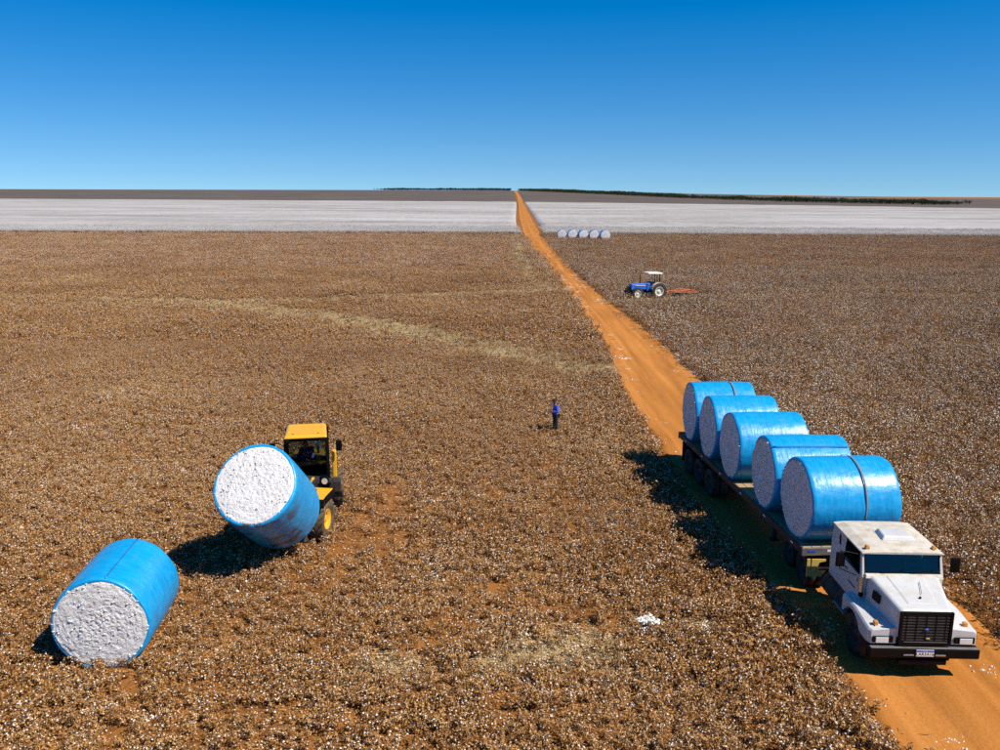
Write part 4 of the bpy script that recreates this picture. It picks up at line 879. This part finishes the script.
for y in (-1.20, 1.65): MB().box(-.90, .90, y - .12, y + .12, .54, .78).build('axle', M['dark'], ld, .03)
MB().cyl((0, -.45, 1.70), (0, -1.75, 1.55), .06, n=10).build('tilt_ram', M['dark'], ld)
for s in (-1, 1):
    for k in range(2): MB().tube([(s * (.40 + .07 * k), -.40, 1.72), (s * (.42 + .07 * k), -.95, 1.86 - .05 * k), (s * (.40 + .07 * k), -1.5, 1.70), (s * .36, -1.9, 1.25)], .016, 6).build('hydraulic_hose', M['black'], ld)
# the loader is articulated: its front half is turned a little away from the cab
JP = Vector((0, .25, 0)); JR = Matrix.Rotation(R(-18), 3, 'Z')
for o in [x for x in COL.objects if x.parent == ld]:
    nm = o.name.split('.')[0]
    yc = sum(v.co.y for v in o.data.vertices) / len(o.data.vertices)
    if nm in ('front_fender', 'headlight', 'light_bracket', 'air_tank', 'lift_arm', 'lift_ram', 'ram_rod', 'front_tower', 'front_frame', 'tilt_ram', 'hydraulic_hose') or (nm in ('wheel', 'axle') and yc < 0):
        o.location = JP - JR @ JP; o.rotation_euler = (0, 0, R(-18))
# bale: axis tipped up towards the camera
AX = Vector((-.07, -.79, .60)).normalized(); BC = Vector((-6.80, 23.75, 2.16))
side_ = Vector((AX.y, -AX.x, 0)).normalized(); upv = AX.cross(side_).normalized()
if upv.z < 0: upv = -upv; side_ = -side_
xv = -AX; zv = upv; yv = zv.cross(xv)
m4 = Matrix((xv, yv, zv)).transposed()
lb = bale(BC - zv * 1.18 * 1.03, m4.to_euler(), 'blue bale with white cotton end tipped up, held by the yellow loader', None, 7, dirty=True, scale=1.03)
# spike frame of the loader, pressed to the bale's lower end
inv = (Matrix.Translation(LO) @ Matrix.Rotation(LA, 4, 'Z')).inverted()
P_ = lambda a, b, c: inv @ (BC - AX * a + side_ * b + zv * c)
sf = MB()
for b in (-.85, -.28, .28, .85): sf.cyl(P_(1.36, b, -.95), P_(1.36, b, .75), .06, n=8)
for c in (-.9, -.1, .7): sf.cyl(P_(1.40, -.95, c), P_(1.40, .95, c), .06, n=8)
sf.build('spike_frame', M['dark'], ld)
for b in (-.5, .5): MB().cyl(P_(1.36, b, -.3), P_(-.1, b, -.3), .05, .015, 8).build('bale_spike', M['alu'], ld)
for s in (-1, 1): MB().cyl(tuple(JP + JR @ (Vector((s * .48, -1.98, 1.04)) - JP)), P_(1.44, s * .48 * (1 if side_.x > 0 else -1), -.3), .07, n=8).build('coupler', M['dark'], ld)

# ------------------------------------------------------------------ blue tractor with canopy, and its orange implement
GA = R(16.5); GO = Vector((15.95, 90.9, 0))
tb = empty('tractor', GO, GA, 'blue farm tractor with white canopy beside the dirt road', 'tractor')    # faces local -X
hood = MB().hexa([(-2.25, -.33, .95), (-.45, -.36, .95), (-.45, .36, .95), (-2.25, .33, .95)], [(-2.15, -.28, 1.52), (-.45, -.34, 1.64), (-.45, .34, 1.64), (-2.15, .28, 1.52)]).build('hood', M['blue'], tb, .06)
MB().box(-2.30, -2.24, -.27, .27, .98, 1.45).build('grille', M['black'], hood, .02)
for s in (-1, 1):
    MB().box(-2.33, -2.295, s * .17 - .07, s * .17 + .07, 1.30, 1.40).build('headlight', M['lens'], hood, .01)
    MB().box(-1.75, -.65, s * .365 - .01, s * .365 + .01, 1.36, 1.42).build('side_stripe', M['plate_white'], hood)
MB().box(-2.45, .75, -.24, .24, .55, .95).build('engine_frame', M['black'], tb, .04)
MB().box(-2.75, -2.35, -.40, .40, .55, .90).build('front_weights', M['black'], tb, .03)
MB().cyl((-1.05, .18, 1.60), (-1.05, .18, 2.45), .045, n=8).build('exhaust', M['black'], tb)
MB().box(-.50, -.10, -.42, .42, .80, 1.62).build('dash_cowl', M['blue'], tb, .05)
MB().box(-.45, .75, -.62, .62, .72, .80).build('platform', M['black'], tb, .02)
MB().box(.35, .80, -.26, .26, 1.05, 1.18).build('seat', M['seat'], tb, .04); MB().box(.76, .88, -.25, .25, 1.15, 1.60).build('seat_back', M['seat'], tb, .04)
st = MB(); q0 = Vector((-.02, 0, 1.68)); ax = Vector((.6, 0, .8)); a_ = Vector((0, 1, 0)); b_ = ax.cross(a_)
st.tube([q0 + (a_ * math.cos(t) + b_ * math.sin(t)) * .20 for t in np.linspace(0, 2 * math.pi, 15)], .02, 6); st.build('steering_wheel', M['black'], tb)
MB().hexa([(-.55, -.72, 2.60), (1.15, -.72, 2.56), (1.15, .72, 2.56), (-.55, .72, 2.60)], [(-.42, -.60, 2.74), (1.05, -.62, 2.70), (1.05, .62, 2.70), (-.42, .60, 2.74)]).build('canopy', M['canopy'], tb, .05)
for s in (-1, 1):
    MB().cyl((.95, s * .55, .95), (.80, s * .55, 2.6), .045, n=8).build('canopy_post', M['black'], tb); MB().cyl((.62, s * .55, 1.3), (.50, s * .55, 2.6), .035, n=8).build('canopy_post', M['black'], tb)
    A = np.linspace(R(15), R(165), 10); vs = []
    for t in A:
        for yy in (.60, 1.10): vs.append((.62 + .88 * math.cos(t), s * yy, .82 + .88 * math.sin(t)))
    o = MB().add(vs, [(2 * i, 2 * i + 2, 2 * i + 3, 2 * i + 1) for i in range(9)]).build('rear_fender', M['grey'], tb); so_ = o.modifiers.new('t', 'SOLIDIFY'); so_.thickness = .03
    MB().box(-.35, .10, s * .62 - .14, s * .62 + .14, .40, .72).build('fuel_tank', M['grey'], tb, .04)
    for (xx, yy, r, wd, rr) in ((.62, s * .86, .80, .46, .48), (-1.75, s * .84, .60, .36, .36)):
        hub = bpy.data.objects.new('wheel_hub', None)
        wv = wheel(tb, (0, 0, 0), r, wd, rr, M['canopy'], M['rubber'], 1, 16, 'wheel', .035); wv.location = (xx, yy, r); wv.rotation_euler = (0, 0, R(90 * s))
MB().cyl((.62, -.8, .80), (.62, .8, .80), .12, n=8).build('rear_axle', M['black'], tb); MB().cyl((-1.75, -.8, .60), (-1.75, .8, .60), .09, n=8).build('front_axle', M['black'], tb)
hw = empty('disc_harrow', GO + Matrix.Rotation(GA, 3, 'Z') @ Vector((3.72, 0, 0)), GA, 'orange disc harrow hitched behind the blue tractor', 'implement')
hw.scale = (.85,) * 3; tb.scale = (1.03,) * 3
f1 = MB(); f1.tube([(-2.6, 0, .62), (-1.2, -.75, .75), (1.9, -1.15, .72), (1.9, 1.15, .72), (-1.2, .75, .75), (-2.6, 0, .62)], .075, 6); f1.tube([(.2, -1.0, .74), (.2, 1.0, .74)], .07, 6); f1.tube([(-1.2, -.75, .75), (-1.2, .75, .75)], .07, 6); f1.tube([(-1.2, 0, .8), (-.4, 0, 1.15), (1.9, 0, .8)], .05, 6)
f1.build('frame', M['orange'], hw)
for gx_, sl in ((-.5, .22), (1.3, -.22)):
    gb = MB().cyl((gx_ - sl, -1.25, .34), (gx_ + sl, 1.25, .34), .045, n=8).build('disc_gang', M['dark'], hw)
    MB().tube([(gx_, -1.0, .72), (gx_, -1.0, .36)], .045, 6).build('gang_arm', M['orange'], gb); MB().tube([(gx_, 1.0, .72), (gx_, 1.0, .36)], .045, 6).build('gang_arm', M['orange'], gb)
    for k in range(9):
        y = -1.15 + k * .2875; xx = gx_ + sl * y / 1.25
        MB().lathe([(-.03, .33), (.02, .22), (.04, .001)], Matrix.Translation((xx, y, .34)) @ Matrix.Rotation(R(90), 4, 'Z'), 16).build('disc', M['dark'], gb)

# ------------------------------------------------------------------ lint pile on the ground, woodland on the horizon
mb = MB()
for k in range(60): tuft(mb, Vector((random.gauss(0, .13), random.gauss(0, .09), abs(random.gauss(0, .05)) + .24)), random.uniform(.03, .075), 0)
for k in range(12): tuft(mb, Vector((random.gauss(.12, .12), random.gauss(-.05, .12), abs(random.gauss(0, .08)) + .06)), random.uniform(.03, .07), 0)
o = mb.build('lint_heap', M['lint']); o.location = (3.82, 20.0, .0); tag(o, 'loose white heap of cotton lint left of the truck', 'cotton lint')
def v_tree(i):
    mb = MB(); h = random.uniform(6.5, 10); w_ = random.uniform(3.0, 5.5)
    mb.cyl((0, 0, 0), (random.uniform(-.4, .4), 0, h * .6), .25, .10, 5, 0, False)
    for q in range(5):
        a = random.uniform(0, 6.28); mb.cyl((0, 0, h * .35), (w_ * .5 * math.cos(a), w_ * .5 * math.sin(a), h * random.uniform(.55, .8)), .1, .04, 4, 0, False)
    cl = [(Vector((random.gauss(0, w_ * .42), random.gauss(0, w_ * .42), h * random.uniform(.42, .86))), random.uniform(.9, 1.8)) for _ in range(11)]
    for c, r in cl:
        for q in range(34): leafbit(mb, c + rv(r * random.uniform(.45, 1.0)), random.uniform(.22, .5), 1)
    return mb, [M['stem'], M['foliage']]
C_tree = variants('woodland_tree', 6, v_tree)
TP = np.array([(520, 965), (440, 1130), (300, 1450), (180, 1900), (60, 2500), (-160, 2750), (-420, 2900)], float)     # line of the wood, near right to far left
seg = np.hypot(*np.diff(TP, axis=0).T); cum = np.concatenate([[0], np.cumsum(seg)]); n = 5200; sx_ = rng.random(n) ** 1.0 * cum[-1]
x = np.interp(sx_, cum, TP[:, 0]); y = np.interp(sx_, cum, TP[:, 1]); d = rng.random(n); x += d * 14 * np.minimum(sx_ / 150, 1) * (1 + sx_ / 900) + rng.normal(0, 3, n); y += d * 45 * (1 + sx_ / 900)
k = ~((x > road_l(y) - 8) & (x < road_r(y) + 8)); x, y, sx_ = x[k], y[k], sx_[k]
s = (.30 + .85 * fbm(x, y, 45) + .3 * rng.random(len(x))) * np.interp(sx_, [0, 400, cum[-1]], [.82, .8, .85])
scatter('woodland', np.stack([x, y, ground_z(x, y)], -1), rots(len(x), .03), s, rng.integers(0, 6, len(x)), C_tree, 'dark green line of woodland along the right horizon', 'woodland')
